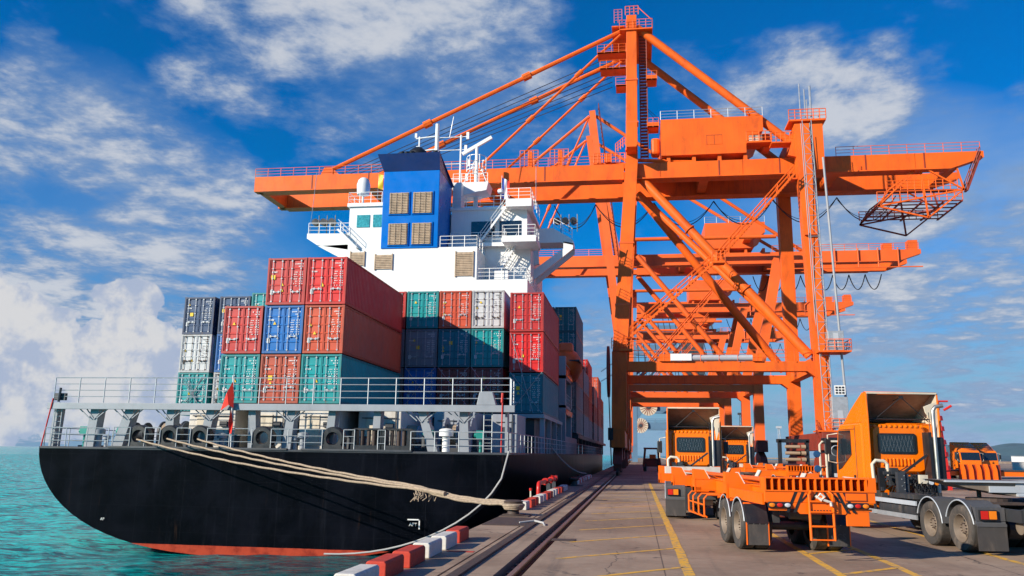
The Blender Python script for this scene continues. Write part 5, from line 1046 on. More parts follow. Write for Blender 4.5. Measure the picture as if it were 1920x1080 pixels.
# ---- tractor unit
def make_tractor(label):
    T = thing('tractor_unit', (0, 0, 0), label, 'truck', 'orange tractor units')
    g = MB()
    for s in (-1, 1): g.box(s * .43 - .045, s * .43 + .045, -1.25, 6.6, .72, .98)
    for y in (-1.2, -.4, .7, 1.9, 3.4, 5.2): g.box(-.4, .4, y, y + .1, .74, .94)
    g.build('chassis_rails', 'chassis', T)
    for y in (0, 1.38): duals(T, y); MB().tube((-1.0, y, .51), (1.0, y, .51), .10, 10).lathe([(-.2, .08), (-.15, .24), (.15, .24), (.2, .08)], (0, y, .51), 'x', 14).build('axle', 'chassis', T)
    for s in (-1, 1): wheel(T, s * 1.08, 6.25, .50, .28, s)
    MB().tube((-1.0, 6.25, .5), (1.0, 6.25, .5), .07, 8).build('axle', 'chassis', T)
    for s in (-1, 1):
        x0, x1 = sorted((s * .50, s * 1.13))
        arc_guard(T, x0, x1, 1.38, .60, 18, 176); arc_guard(T, x0, x1, 0, .60, -2 if False else 20, 168)
        MB().box(x0, x1, -.70, -.55, .72, 1.0).build('mudguard', 'fender', T); g = MB().prism([(-.56, 1.02), (-.50, 1.06), (-.66, .62), (-.72, .62)], x0, x1, 'x'); g.build('flap_bracket', 'fender', T)
        MB().box(x0, x1, -.72, -.70, .10, .66).build('mudflap', 'flap', T); MB().box(x0, x1, -.735, -.72, .60, .66).build('mudflap_strip', 'fender', T)
        li = MB().box(x0 + .06, x1 - .2, -.76, -.70, .74, .95).build('tail_light', 'black', T); MB().box(x0 + .08, (x0 + x1) / 2 - .08, -.775, -.76, .76, .93).build('lens', 'red', li); MB().box((x0 + x1) / 2 - .06, x1 - .22, -.775, -.76, .76, .93).build('lens', 'amber', li)
    # fifth wheel
    MB().box(-.42, .42, .25, 1.35, .98, 1.06).build('fifth_wheel_mount', 'chassis', T)
    MB().lathe([(0, .0), (0, .48), (.07, .48), (.07, 0)], (0, .8, 1.07), 'z', 22).prism([(-.45, 1.07), (.45, 1.07), (.35, 1.02), (-.35, 1.02)], .0, .4, 'y').build('fifth_wheel', 'cast', T)
    MB().tube((-.35, -.95, .62), (.35, -.95, .62), .16, 14).build('air_tank', 'rim', T, smooth=True); MB().box(-.43, .43, -1.35, -1.2, .66, 1.0).build('rear_crossmember', 'chassis', T)
    # side rails, tanks
    for s in (-1, 1):
        for z in (.52, .86): MB().box(s * 1.06 - .02, s * 1.06 + .02, 2.15, 5.4, z, z + .11).build('side_guard', 'greyl' if z > .6 else 'galv', T)
        MB().box(s * 1.04 - .03, s * 1.04 + .03, 2.9, 2.96, .5, .95).box(s * 1.04 - .03, s * 1.04 + .03, 4.6, 4.66, .5, .95).build('side_guard_bracket', 'chassis', T)
        MB().tube((s * .78, 2.3, .72), (s * .78, 4.4, .72), .25, 16).build('fuel_tank', 'chassis', T, smooth=True)
        MB().box(min(s * .55, s * 1.0), max(s * .55, s * 1.0), 2.2, 2.25, .5, 1.0).build('tank_strap', 'black', T)
    # cab: main shell
    zf, zr, zs = .95, 3.02, 1.05
    g = MB(); g.prism([(5.15, 1.0), (5.15, 2.95), (5.22, 3.02), (6.75, 3.02), (6.98, 2.85), (7.22, 1.9), (7.25, .55), (6.95, .45), (6.85, .9), (6.6, 1.12), (5.9, 1.12), (5.65, .9), (5.3, .8)], -1.08, 1.08, 'x'); cab = g.build('cab', 'corange', T, bevel=.085)
    g = MB(); rr = lambda x0, x1, z0, z1, r: [(cx + r * cos(a), cz + r * sin(a)) for cx, cz, a0 in ((x1 - r, z1 - r, 0), (x0 + r, z1 - r, pi / 2), (x0 + r, z0 + r, pi), (x1 - r, z0 + r, 3 * pi / 2)) for a in [a0 + k * pi / 12 for k in range(7)]]
    A0, A1 = rr(-.86, .72, 1.60, 2.98, .24), rr(-.80, .66, 1.66, 2.92, .20); n_ = len(A0)
    g.add([(x, 5.2, z) for x, z in A0] + [(x, 5.09, z) for x, z in A0] + [(x, 5.03, z) for x, z in A1], [(i, (i + 1) % n_, n_ + (i + 1) % n_, n_ + i) for i in range(n_)] + [(n_ + i, n_ + (i + 1) % n_, 2 * n_ + (i + 1) % n_, 2 * n_ + i) for i in range(n_)] + [tuple(2 * n_ + i for i in range(n_))])
    g.build('rear_panel', 'corange', cab, smooth=True)
    g = MB(); [g.box(-.78 + .15 * i, -.70 + .15 * i, 5.0, 5.08, 2.88, 2.97) for i in range(10)]; g.build('rear_panel_ribs', 'corange', cab, bevel=.02)
    MB().prism(rr(-.68, .42, 2.14, 2.72, .09), 5.005, 5.04, 'y').build('window_frame', 'black', cab); w_ = MB().prism(rr(-.63, .37, 2.185, 2.675, .06), 4.995, 5.01, 'y').build('rear_window', 'glass', cab)
    g = MB()
    for i in range(9): g.beam((-.60 + .1 * i, 4.992, 2.21), (-.48 + .1 * i, 4.992, 2.65), .002, .002); g.beam((-.48 + .1 * i, 4.992, 2.21), (-.60 + .1 * i, 4.992, 2.65), .002, .002)
    g.build('window_mesh', 'galv', w_)
    g = MB(); [g.prism([(-.60 + .105 * i, 1.80), (-.54 + .105 * i, 1.80), (-.54 + .105 * i, 2.02), (-.60 + .105 * i, 2.02)], 4.99, 5.06, 'y') for i in range(9)]; g.build('pressed_louvres', 'corange', cab, bevel=.02)
    for s in (-1, 1):
        x = s * 1.085
        MB().prism([(7.02, 2.05), (6.86, 2.82), (5.95, 2.82), (5.95, 2.1), (6.75, 1.70), (7.02, 1.64)], min(x, x + s * .012), max(x, x + s * .012), 'x').build('side_window', 'glass', cab)
        MB().box(min(x, x + s * .03), max(x, x + s * .03), 5.72, 5.80, 1.30, 1.52).build('door_handle', 'black', cab)
        MB().path([(x + s * .004, 5.62, 2.95), (x + s * .004, 5.62, 1.2), (x + s * .004, 5.8, 1.05)], .008, 4).path([(x + s * .004, 5.62, 2.85), (x + s * .004, 6.85, 2.85)], .008, 4).build('door_seam', 'black', cab)
        MB().prism([(5.16, .9), (5.16, 1.35), (5.5, 1.35), (5.75, 1.0)], min(x, x + s * .01), max(x, x + s * .01), 'x').build('side_panel', 'corange', cab)
        MB().box(min(s * 1.06, s * 1.12), max(s * 1.06, s * 1.12), 6.9, 7.05, .48, .8).build('step', 'black', cab)
        MB().path([(s * 1.08, 7.0, 2.75), (s * 1.35, 7.1, 2.7), (s * 1.35, 7.1, 1.9), (s * 1.1, 7.1, 1.85)], .02, 6).build('mirror_bracket', 'cream', cab); MB().box(s * 1.35 - .1, s * 1.35 + .1, 7.08, 7.14, 2.1, 2.6).build('mirror', 'black', cab, bevel=.03)
        hl = MB().box(s * .82 - .18, s * .82 + .18, 7.22, 7.27, .72, .95).build('headlight', 'clear', cab, bevel=.02)
    MB().prism([(7.215, 1.98), (7.02, 2.80), (6.99, 2.80), (7.18, 1.98)], -.98, .98, 'x').build('windscreen', 'glass', cab); MB().box(-.75, .75, 7.23, 7.27, 1.05, 1.5).build('grille', 'black', cab); MB().box(-1.08, 1.08, 7.18, 7.36, .42, .72).build('bumper', 'torange', cab, bevel=.04)
    # roof fairing: open-backed hood
    F = [(4.82, 3.86), (5.05, 3.88), (5.5, 3.66), (6.0, 3.40), (6.4, 3.14), (6.6, 3.02)]
    g = MB(); top = F; n_ = len(top)
    for (ya, za), (yb_, zb_) in zip(top[:-1], top[1:]):
        g.add([(-1.0, ya, za), (1.0, ya, za), (1.0, yb_, zb_), (-1.0, yb_, zb_)], [(0, 1, 2, 3)])
    fr = g.build('roof_fairing', 'corange', T, smooth=True); s_ = fr.modifiers.new('t', 'SOLIDIFY'); s_.thickness = .03
    g = MB()
    for (ya, za), (yb_, zb_) in zip(top[:-1], top[1:]): g.add([(-.98, ya, za - .045), (.98, ya, za - .045), (.98, yb_, zb_ - .045), (-.98, yb_, zb_ - .045)], [(0, 1, 2, 3)])
    g.add([(-.98, 6.6, 3.03), (.98, 6.6, 3.03), (.98, 5.5, 3.06), (-.98, 5.5, 3.06)], [(0, 1, 2, 3)]); g.build('fairing_lining', 'inner', fr)
    MB().box(-1.0, 1.0, 4.80, 4.86, 3.83, 3.88).build('fairing_edge', 'cream', fr)
    for s in (-1, 1):
        P = [(y, z) for y, z in F] + [(5.2, 3.02), (5.12, 2.9), (5.12, 1.15), (4.86, 1.15), (4.78, 2.2), (4.78, 3.2)]
        x = s * 1.04
        pl = MB().prism(P, min(x, x - s * .05), max(x, x - s * .05), 'x').build('side_deflector', 'corange', T, bevel=.012)
        MB().prism([(y - .0, z - .02) for y, z in P[:6]] + [(5.2, 3.0), (5.0, 1.3), (4.9, 1.3), (4.83, 2.2), (4.83, 3.2)], min(x - s * .052, x - s * .062), max(x - s * .052, x - s * .062), 'x').build('deflector_inner_skin', 'inner' if s < 0 else 'cream', pl)
    g = MB(); g.tube((0, 4.86, 3.74), (-.75, 5.05, 3.08), .014, 6).tube((0, 4.86, 3.74), (.80, 5.0, 3.05), .014, 6).tube((-.9, 5.0, 3.12), (.9, 5.0, 3.12), .02, 6).tube((0, 4.86, 3.74), (0, 5.9, 3.6), .012, 5).box(-.05, .05, 4.83, 4.9, 3.7, 3.78); g.build('fairing_struts', 'black', fr)
    MB().prism([(.62, 3.48), (.98, 3.62), (.98, 3.0), (.85, 2.6), (.80, 3.1), (.66, 3.3)], 4.84, 4.88, 'y').build('hinge_bracket', 'cream', fr, bevel=.01)
    # exhaust and air intake
    ex = MB().box(.62, 1.0, 4.55, 4.98, 1.15, 2.62).build('air_intake_housing', 'black', T, bevel=.06)
    MB().path([(.70, 4.5, 1.1), (.70, 4.5, 3.2), (.71, 4.5, 3.36), (.78, 4.5, 3.46), (.98, 4.48, 3.50)], [.055, .055, .055, .055, .06], 12).build('exhaust_stack', 'chrome', T, smooth=True)
    MB().box(.54, .62, 4.5, 4.9, 1.2, 2.75).tube((.58, 4.5, 2.75), (.58, 4.5, 3.3), .012, 4).build('exhaust_guard', 'black', T)
    # stuff behind the cab
    MB().beam((-.42, 4.75, 1.42), (.50, 4.62, 2.12), .05, .07).build('support_strut', 'black', T)
    MB().box(-.62, -.42, 4.05, 4.2, .98, 1.65).box(-.60, -.30, 4.1, 4.16, 1.0, 1.6).build('post_bracket', 'shipd', T); g = MB(); [g.tube((-.52 + .07 * (i % 2), 4.02, 1.1 + .09 * i), (-.52 + .07 * (i % 2), 4.06, 1.1 + .09 * i), .012, 5) for i in range(6)]; g.build('bracket_bolts', 'galv', T)
    MB().path([(-1.0, 4.7, 1.35), (-1.02, 4.7, 1.85), (-.92, 4.7, 1.95), (-.68, 4.7, 1.93), (-.6, 4.7, 1.85), (-.6, 4.7, 1.5), (-.7, 4.7, 1.4)], .05, 8).build('filler_frame', 'cream', T, smooth=True); MB().box(-.88, -.72, 4.62, 4.72, 1.15, 1.75).build('valve_block', 'black', T)
    g = MB(); r_ = random.Random(11)
    for i in range(60):
        x, y, z = r_.uniform(-.98, .55), r_.uniform(4.1, 4.95), r_.uniform(.75, 1.6); g.box(x, x + r_.uniform(.05, .22), y, y + r_.uniform(.05, .2), z, z + r_.uniform(.05, .2))
    g.build('engine_fittings', 'chassis', T)
    g = MB()
    for i in range(16): 
        x, z = r_.uniform(-.95, .5), r_.uniform(.9, 1.3); g.path([(x, 4.3, z), (x + r_.uniform(-.2, .2), 4.15, z + .35), (x + r_.uniform(-.3, .3), 4.3, z + r_.uniform(.1, .6))], .014, 5)
    g.build('hoses', 'cable', T)
    for j in range(3):
        pts = [(-.12 + .16 * j + .05 * cos(a), 4.25 - .02 * a * .7, 1.5 + .05 * sin(a) - .012 * a) for a in [k * .7 for k in range(60)]]; MB().path(pts, .010, 4).build('coiled_hose', 'cable', T)
    MB().box(-.02, .20, 4.05, 4.15, 1.35, 1.58).build('control_box', 'cream', T); MB().tube((.28, 4.02, 1.38), (.28, 4.1, 1.38), .06, 12).build('work_lamp', 'clear', T); MB().tube((.42, 4.02, 1.36), (.42, 4.1, 1.36), .05, 12).build('marker_lamp', 'amber', T)
    MB().box(-.45, .45, 2.0, 4.0, .985, 1.03).build('catwalk', 'shipd', T)
    MB().box(-.95, -.5, 2.5, 3.9, 1.0, 1.12).build('tank_cover', 'chassis', T)
    return T
# ---- skeletal container trailer
def make_trailer(label, L=13.6):
    T = thing('container_trailer', (0, 0, 0), label, 'trailer', 'orange skeletal trailers'); a = 1.08
    g = MB()
    for s in (-1, 1): g.box(s * .42 - .06, s * .42 + .06, .2, L, 1.02, 1.34); g.box(s * .42 - .1, s * .42 + .1, .2, L, 1.34, 1.37).box(s * .42 - .1, s * .42 + .1, .2, L, 1.0, 1.02)
    g.build('main_beams', 'torange', T)
    # rear bolster
    g = MB(); g.box(-a, .93, 0, .36, 1.20, 1.23).box(-a, .93, .02, .36, 1.50, 1.53).box(-a, .93, .30, .36, 1.23, 1.50)
    for i in range(15): x = -a + (a + .93 - .03) * i / 14; g.box(x, x + .03, .0 if i in (0, 14) else .012, .31, 1.231, 1.499)
    g.lift().build('rear_bolster', 'torange', T)
    g = MB(); g.prism([(-a, .96), (a, .96), (a, 1.20), (-a, 1.20)], .02, .10, 'y'); g.prism([(-.62, .955), (.66, .955), (.48, .66), (-.40, .66)], .02, .08, 'y'); g.lift().build('rear_plate', 'torange', T, bevel=.006)
    MB().prism([(.93, 1.20), (1.10, 1.20), (1.10, 1.54), (.98, 1.54), (.93, 1.30)], .0, .5, 'y').lift().build('corner_guide', 'torange', T)
    MB().prism([(.60, 1.56), (.97, 1.52), (.935, 1.30), (.90, 1.30), (.86, 1.52), (.62, 1.535)], .36, .42, 'y').lift().build('guide_plate', 'whited', T)
    g = MB()
    for x0, x1 in ((-.50, -.68), (-.36, -.54), (.44, .63), (.31, .50)):
        g.add([(x0, .012, 1.19), (x0 + .06, .012, 1.19), (x1 + .06, .012, .70), (x1, .012, .70)], [(0, 1, 2, 3)])
    for x0, x1 in ((-.22, -.42), (-.08, -.2), (.06, .18), (.2, .36)): g.add([(x0, .012, 1.19), (x0 + .05, .012, 1.19), (x1 + .05, .012, .96), (x1, .012, .96)], [(0, 1, 2, 3)])
    g.lift().build('hazard_stripes', 'black', T)
    MB().box(.50, .90, .0, .02, 1.02, 1.17).lift().build('number_plate', 'torange', T, bevel=.005); g = MB().box(.485, .915, .006, .018, 1.005, 1.02).box(.485, .915, .006, .018, 1.17, 1.185).box(.485, .5, .006, .018, 1.005, 1.185).box(.9, .915, .006, .018, 1.005, 1.185); g.lift().build('plate_frame', 'cdark', T)
    for s in (-1, 1):
        x0, x1 = (-1.03, -.58) if s < 0 else (.49, .94); li = MB().box(x0, x1, -.03, .06, .80, .97).lift().build('light_cluster', 'black', T, bevel=.03)
        for k, (m_, xx) in enumerate(zip(('clear', 'red', 'amber'), (.655, .805, .955))): MB().lathe([(0, .058), (-.018, .052), (-.026, .03), (-.028, 0)], (s * xx - (.09 if s > 0 else 0), -.03, .885), 'y', 18).lift().build('lamp', m_, li, smooth=True)
        arm = MB().box(min(s * .6, s * 1.0), max(s * .6, s * 1.0), .03, .08, .74, .80).lift().build('light_bracket', 'torange', T)
        x0, x1 = sorted((s * .62, s * 1.09))
        MB().box(x0, x1, 1.52, 1.55, .16, .62).build('mudflap', 'flap', T); g = MB().box(x0 - .006, x0 + .012, 1.508, 1.558, .16, .62).box(x1 - .012, x1 + .006, 1.508, 1.558, .16, .62); g.build('mudflap_edging', 'torange', T)
        MB().prism([(1.50, .60), (1.53, .60), (1.78, .98), (1.70, 1.0)], x0, x1, 'x').build('mudguard', 'black', T); MB().tube((x0, 1.75, 1.0), (x1, 1.75, 1.0), .028, 8).build('guard_rail_tube', 'torange', T)
        g = MB(); [g.tube((x0 + .02 + i * .13, 1.505, .60), (x0 + .02 + i * .13, 1.515, .60), .012, 6) for i in range(4)]; g.build('flap_studs', 'galv', T)
        for y in (2.28, 3.60): arc_guard(T, x0, x1, y, .585, 25, 168, m='black')
        for y in (2.28, 3.60): MB().tube((s * .95, y + .55, 1.02), (s * 1.12, y + .55, 1.02), .03, 8).build('guard_stub', 'torange', T)
    text('GCS', .17, 'fender', T, (.84, 1.50, .30))
    MB().prism([(.70, .48), (1.05, .48), (1.05, .90), (.70, .90)], .05, .09, 'y').build('number_panel', 'torange', T) if False else MB().box(.50, .95, .04, .08, .46, .80).lift().build('lower_panel', 'torange', T, bevel=.01)
    # ladder
    g = MB()
    for s in (-.24, .22): g.path([(s + (.06 if s < 0 else -.06), .0, 1.22), (s, -.05, 1.14), (s, -.07, .10)], .026, 8)
    for z in (.99, .72, .45, .11): g.tube((-.24, -.07, z), (.22, -.07, z), .024, 8)
    g.lift().build('rear_ladder', 'torange', T)
    MB().box(-.24, .32, -.04, .0, .70, .98).lift().build('hitch_plate', 'torange', T); g = MB(); [g.tube((-.20 + .06 * i, -.055, .76), (-.20 + .06 * i, -.04, .76), .016, 6) for i in range(9)]; g.lift().build('plate_holes', 'black', T)
    MB().path([(-.12, -.09, 1.12), (-.02, -.12, 1.02), (.04, -.11, 1.1), (-.03, -.10, 1.16), (-.1, -.1, 1.08), (.1, -.11, 1.0), (.16, -.11, .98), (.17, -.11, .88)], .03, 6).lift().build('hanging_strap', 'whited', T)
    # side bolsters with guides
    for y in (3.3, 7.3, 11.0, 13.9 if L > 13 else 12):
        g = MB(); g.box(-a, a, y, y + .05, 1.05, 1.36).box(-a, a, y, y + .34, 1.34, 1.37).box(-a, a, y, y + .34, 1.04, 1.06).box(-a, a, y + .3, y + .34, 1.06, 1.34)
        for s in (-1, 1): g.box(s * a - .02, s * a + .02, y - .01, y + .36, 1.03, 1.375)
        b_ = g.build('bolster', 'torange', T)
        for s in (-1, 1):
            g = MB(); g.prism([(s * 1.10, 1.37), (s * .66, 1.37), (s * .80, 1.62), (s * 1.10, 1.64)], y + .02, y + .28, 'y'); g.box(min(s * .9, s * 1.1), max(s * .9, s * 1.1), y + .0, y + .3, 1.03, 1.14); g.build('container_guide', 'torange', b_)
            g = MB(); g.add([(s * .655, y + .0, 1.375), (s * .795, y + .0, 1.63), (s * .795, y + .30, 1.63), (s * .655, y + .30, 1.375)], [(0, 1, 2, 3)]); o = g.build('guide_wear_plate', 'whited', b_); q = o.modifiers.new('t', 'SOLIDIFY'); q.thickness = .02; q.offset = 0
        g = MB().box(-a + .03, -.45, y + .05, y + .07, 1.08, 1.34); 
    for y in (5.3, 9.2): MB().box(-.4, .4, y, y + .1, 1.06, 1.32).build('cross_member', 'torange', T)
    for s in (-1, 1): g = MB(); g.box(s * 1.02 - .02, s * 1.02 + .02, .36, 3.3, 1.06, 1.28); g.build('side_beam', 'torange', T)
    for k in range(3): MB().path([(-.30 + .22 * k, .5, 1.46), (-.36 + .22 * k, 4, 1.48), (-.2 + .2 * k, 8, 1.46), (-.3 + .2 * k, L - .3, 1.47)], .035, 7).build('air_line', 'crane2', T, smooth=True)
    MB().box(-.95, 1.0, L - .1, L + .06, 1.38, 1.62).build('front_headboard', 'whited', T)
    # running gear
    for y in (2.28, 3.60): duals(T, y, 1.09); MB().tube((-1.0, y, .51), (1.0, y, .51), .09, 10).build('axle', 'chassis', T)
    MB().box(-.5, -.36, 1.6, 4.4, .62, 1.02).box(.36, .5, 1.6, 4.4, .62, 1.02).build('suspension', 'chassis', T); MB().tube((-.25, 1.3, .85), (.4, 1.3, .85), .13, 12).build('air_tank', 'chassis', T)
    for s in (-1, 1):
        for q in (0, .55, 1.1, 1.6):
            MB().path([(s * .5, 6.0 + q * 1.4, .98), (s * 1.0, 6.0 + q * 1.4, .98), (s * 1.09, 6.0 + q * 1.4, .88), (s * 1.09, 6.0 + q * 1.4, .46), (s * 1.02, 6.0 + q * 1.4, .40)], .026, 7).build('side_guard_hoop', 'torange', T, smooth=True)
        for z in (.72, .42): MB().tube((s * 1.09, 6.0, z), (s * 1.09, 8.25, z), .022, 7).build('side_guard_bar', 'torange', T)
        MB().box(s * .75 - .08, s * .75 + .08, 10.2, 10.36, .3, 1.02).build('landing_leg', 'chassis', T)
    g = MB().tube((-.25, 5.6, .72), (.25, 5.6, .72), .26, 16); g.build('spare_drum', 'chassis', T)
    return T
tr1 = make_trailer('nearest orange skeletal trailer, rear end with striped plate and ladder towards the camera'); tr1.location = (3.56, 17.49, 0); tr1.rotation_euler = (0, 0, radians(6.9))
tr2 = dup(tr1, (8.35, 43.0, 0), radians(9), 'orange skeletal trailer farther back, its shaded rear just above the nearest trailer')
tk = make_tractor('orange tractor unit at the right, cab door in view and dusty rear wheels uncovered')
def place(o, wx, wy, rz):        # wx, wy = outer ground contact of the left rear wheel
    c_, s_ = cos(rz), sin(rz); o.location = (wx + 1.12 * c_, wy + 1.12 * s_, 0); o.rotation_euler = (0, 0, rz)
place(tk, 7.10, 20.36, radians(8.0))
t1 = dup(tk, (0, 0, 0), 0, 'orange tractor unit coupled to the front of the nearest skeletal trailer, its back to us'); place(t1, .93, 27.8 + 1.0, radians(-2.0))
t3 = dup(tk, (0, 0, 0), 0, 'small orange tractor unit seen just right of the one pulling the nearest trailer'); place(t3, 5.25, 49.3, radians(2))
t4 = dup(tk, (34.7, 104, 0), radians(180 + 6), 'distant orange truck facing us, left of the two by the red tower'); t5 = dup(tk, (37.2, 105.5, 0), radians(180 + 4), 'distant orange truck facing us, right of the two by the red tower')
# grey gooseneck trailer behind the right-hand truck
e = thing('gooseneck_trailer', (7.9, 21.3, 0), 'grey beamed trailer coupled behind the right-hand truck and running out of view to the right', 'trailer', None, radians(-83))
g = MB(); 
for s in (-.45, .45): g.box(s - .05, s + .05, .0, 1.0, 1.28, 1.42).box(s - .1, s + .1, -1.0, 12, 1.50, 1.54).box(s - .035, s + .035, .6, 12, 1.24, 1.50).box(s - .1, s + .1, .6, 12, 1.20, 1.24)
g.build('main_beams', 'greyl', e); MB().prism([(-1.1, 1.54), (1.0, 1.54), (.6, 1.20), (-.5, 1.38)], -.45, .45, 'x').build('gooseneck_plate', 'rim', e); MB().tube((0, .0, 1.08), (0, 0, 1.3), .05, 10).build('kingpin', 'cast', e)
for y in (3, 6, 9): MB().box(-.45, .45, y, y + .12, 1.26, 1.48).build('cross_member', 'greyl', e)
for y in (9.5, 10.9):
    for s in (-1, 1): wheel(e, s * 1.1, y, .51, .28, s)
# ribbed orange trailer farther right
e = thing('flatbed_trailer', (22.9, 61, 0), 'orange flat trailer with a ribbed end panel in front of the two distant trucks', 'trailer', None, 0)
g = MB(); 
for i in range(5): g.prism([(-1.2 + .5 * i, .55), (-.95 + .5 * i, .55), (-.98 + .5 * i, 1.35), (-1.08 + .5 * i, 1.75), (-1.3 + .5 * i, 1.75), (-1.2 + .5 * i, 1.3)], 0, .2, 'y')
g.build('ribbed_panel', 'torange', e); MB().box(-1.3, 1.3, .2, .3, .5, 1.7).build('back_plate', 'cdark', e); MB().box(-7.5, 9, .5, 2.8, .95, 1.25).build('deck_beam', 'torange', e); MB().box(-7.5, 9, .45, 2.9, 1.26, 1.34).build('deck_plate', 'cast', e)
for x in (-6, -4.6, 6, 7.4): MB().lathe([(0, 0), (0, .5), (.3, .5), (.3, 0)], (x, .6, .5), 'y', 20).build('wheel', 'rubber', e)
# red fire-monitor tower
e = thing('red_tower', (20.5, 60.5, 0), 'tall red fire monitor tower behind the right-hand truck', 'tower')
MB().beam((0, 0, 0), (-.35, 0, 5.4), .5, .5, .36, .36).build('tower_shaft', 'bred', e); 
for z in (1.3, 2.2, 3.0, 3.9, 4.6): MB().lathe([(z, .2), (z, .40), (z + .30, .36), (z + .34, .2)], (-.065 * z, 0, 0), 'z', 10).build('tower_platform', 'bred', e)
MB().tube((-.35, 0, 5.3), (-.35, 0, 5.9), .3, 8).tube((-.8, 0, 5.9), (.5, 0, 5.9), .06, 6).tube((.2, 0, 5.3), (.7, 0, 5.6), .08, 6).build('monitor_nozzle', 'bred', e)
g = MB(); [g.tube((-1.0 + q, -.7, 0), (-1.0 + q, -.7, 4.9), .025, 4) for q in (0, .35)]; [g.tube((-1.0, -.7, .4 * i), (-.65, -.7, .4 * i), .02, 4) for i in range(12)]; g.build('tower_ladder', 'greyl', e)
# yard tractor with open black frame and blue mirrors
e = thing('yard_tractor', (8.6, 37, 0), 'dark open-framed yard tractor with two blue mirrors, left of the right-hand cab', 'truck', None, radians(4))
MB().box(-.9, 1.4, .3, 4.5, .75, 1.05).build('chassis', 'chassis', e); MB().path([(-.75, 0, .9), (-.75, 0, 2.55), (-.65, 0, 2.68), (1.2, 0, 2.68)], .045, 6).path([(-.75, .9, .9), (-.75, .9, 2.55), (-.65, .9, 2.68), (1.2, .9, 2.68)], .045, 6).build('cab_frame', 'cream', e); MB().box(-.5, 1.3, .2, 1.0, 1.1, 1.9).box(-.6, 1.3, .1, 1.2, 2.6, 2.85).build('cab_body', 'black', e, bevel=.04); MB().box(-.5, 1.0, .9, 1.0, 1.9, 2.6).build('cab_rear_wall', 'shipd', e)
for z in (2.15, 1.55): MB().lathe([(-.05, 0), (-.04, .13), (.03, .15), (.05, .06)], (-1.15, -.1, z), 'y', 14).build('mirror', 'mirror', e, smooth=True); MB().tube((-1.15, 0, z), (-.7, 0, z + .1), .03, 5).build('mirror_arm', 'black', e)
for z in (1.95,): MB().lathe([(0, .2), (.03, .23), (.06, .2)], (-.35, -.1, 2.3), 'y', 16).build('steering_wheel', 'shipg', e)
for x, y in ((-.9, .4), (-.9, 1.7), (-.9, 2.9)): wheel(e, x, y, .5, .28, -1)
for x, y in ((1.2, .4), (1.2, 1.7), (1.2, 2.9)): wheel(e, x, y, .5, .28, 1)
g = MB(); r_ = random.Random(4)
for i in range(16): x, z = r_.uniform(-.5, .9), r_.uniform(.9, 1.7); g.box(x, x + .2, -.1, .2, z, z + .15)
g.build('fittings', 'greyl', e)
# roller rack on a truck back
e = thing('roller_rack', (11.2, 63, 0), 'dark truck rear with a rack of tan rollers between the crane legs', 'truck')
MB().box(-1.05, -.85, 0, .6, 1.3, 3.2).box(.85, 1.05, 0, .6, 1.3, 3.2).box(-1.1, 1.1, 0, .8, 3.05, 3.3).box(-1.1, 1.1, 0, 6, .9, 1.5).build('rack_frame', 'black', e)
for z in (1.85, 2.3, 2.75):
    MB().tube((-.62, 0, z), (.4, 0, z), .12, 12).build('roller', 'tan', e, smooth=True); MB().tube((.5, 0, z), (.8, 0, z), .15, 12).build('roller', 'tan', e, smooth=True)
for s in (-1, 1): wheel(e, s * 1.0, .8, .5, .3, s)
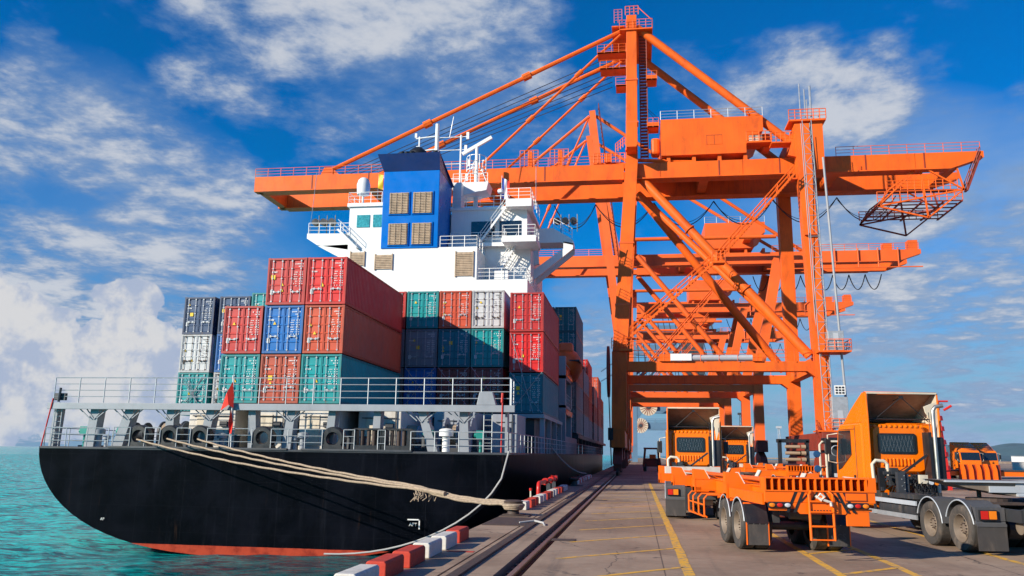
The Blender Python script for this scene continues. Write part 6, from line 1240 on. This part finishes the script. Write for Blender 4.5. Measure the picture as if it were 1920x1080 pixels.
# straddle vehicle under the portals
e = thing('straddle_truck', (1.85, 108, 0), 'small dark gantry-framed vehicle on the quay between the seaward crane legs', 'truck')
g = MB(); [g.beam((s * 1.05, y, .6), (s * .8, y, 2.9), .25, .25) for s in (-1, 1) for y in (0, 3)]; g.box(-1.0, 1.0, 0, 3, 2.75, 2.95); g.build('gantry_frame', 'cdark', e); MB().box(-.9, .9, .2, 3.4, .6, 1.6).build('body', 'cdark', e, bevel=.1); MB().box(-.3, .5, .1, .2, 1.6, 2.1).build('seat_back', 'crane', e)
for s in (-1, 1): wheel(e, s * 1.05, .4, .5, .35, s); wheel(e, s * 1.05, 2.8, .5, .35, s)
# distant yard items
e = MB().box(-30, 40, -.2, .2, 0, 1.75).build('boundary_wall', 'whited', None); e.location = (92, 152, 0); tag(e, 'low pale wall far off at the right edge below the hills', 'wall')
def lattice(x, y, h, lab, m='greyl'):
    e = thing('lattice_mast', (x, y, 0), lab, 'mast'); g = MB()
    for s in (-.8, .8): g.tube((s, 0, 0), (s * .4, 0, h), .14, 4)
    n = int(h / 1.8)
    for i in range(n): a = .8 - .4 * i / n; b_ = .8 - .4 * (i + 1) / n; q = 1 if i % 2 else -1; g.tube((a * q, 0, h * i / n), (-b_ * q, 0, h * (i + 1) / n), .08, 4)
    g.build('lattice', m, e); MB().box(-1.2, 1.2, -.6, .6, h, h + 1.0).build('mast_head', m, e)
lattice(64.8, 400, 15, 'thin grey lattice mast standing in the gap right of the orange portal legs'); lattice(47.8, 400, 21, 'dark lattice mast seen between the portal leg and the far leg', 'shipd')
for i, (x, y, wd, h) in enumerate(((640, 1500, 46, 9), (735, 1520, 30, 6), (700, 1600, 12, 22), (830, 1560, 60, 7))):
    o = thing('far_building', (x, y, 0), 'pale far waterfront building below the hills, %s from the left' % ORD[i], 'building', 'far waterfront buildings')
    MB().box(-wd / 2, wd / 2, 0, 14, 0, h).build('walls', 'white', o); MB().box(-wd / 2 - .5, wd / 2 + .5, -.5, 14.5, h, h + .8).build('roof', 'shipg', o)

# air between here and the hills
hz = MB().box(-8600, 6500, -420, 8800, -6.5, 175)
hzm = bpy.data.materials.new('haze_air'); hzm.use_nodes = True; t = hzm.node_tree; t.nodes.clear()
v_ = t.nodes.new('ShaderNodeVolumePrincipled'); v_.inputs['Color'].default_value = (0.62, 0.80, 1.0, 1); v_.inputs['Density'].default_value = 0.00002
ou = t.nodes.new('ShaderNodeOutputMaterial'); t.links.new(v_.outputs[0], ou.inputs['Volume'])
hz.build('haze', hzm, None, kind='stuff')
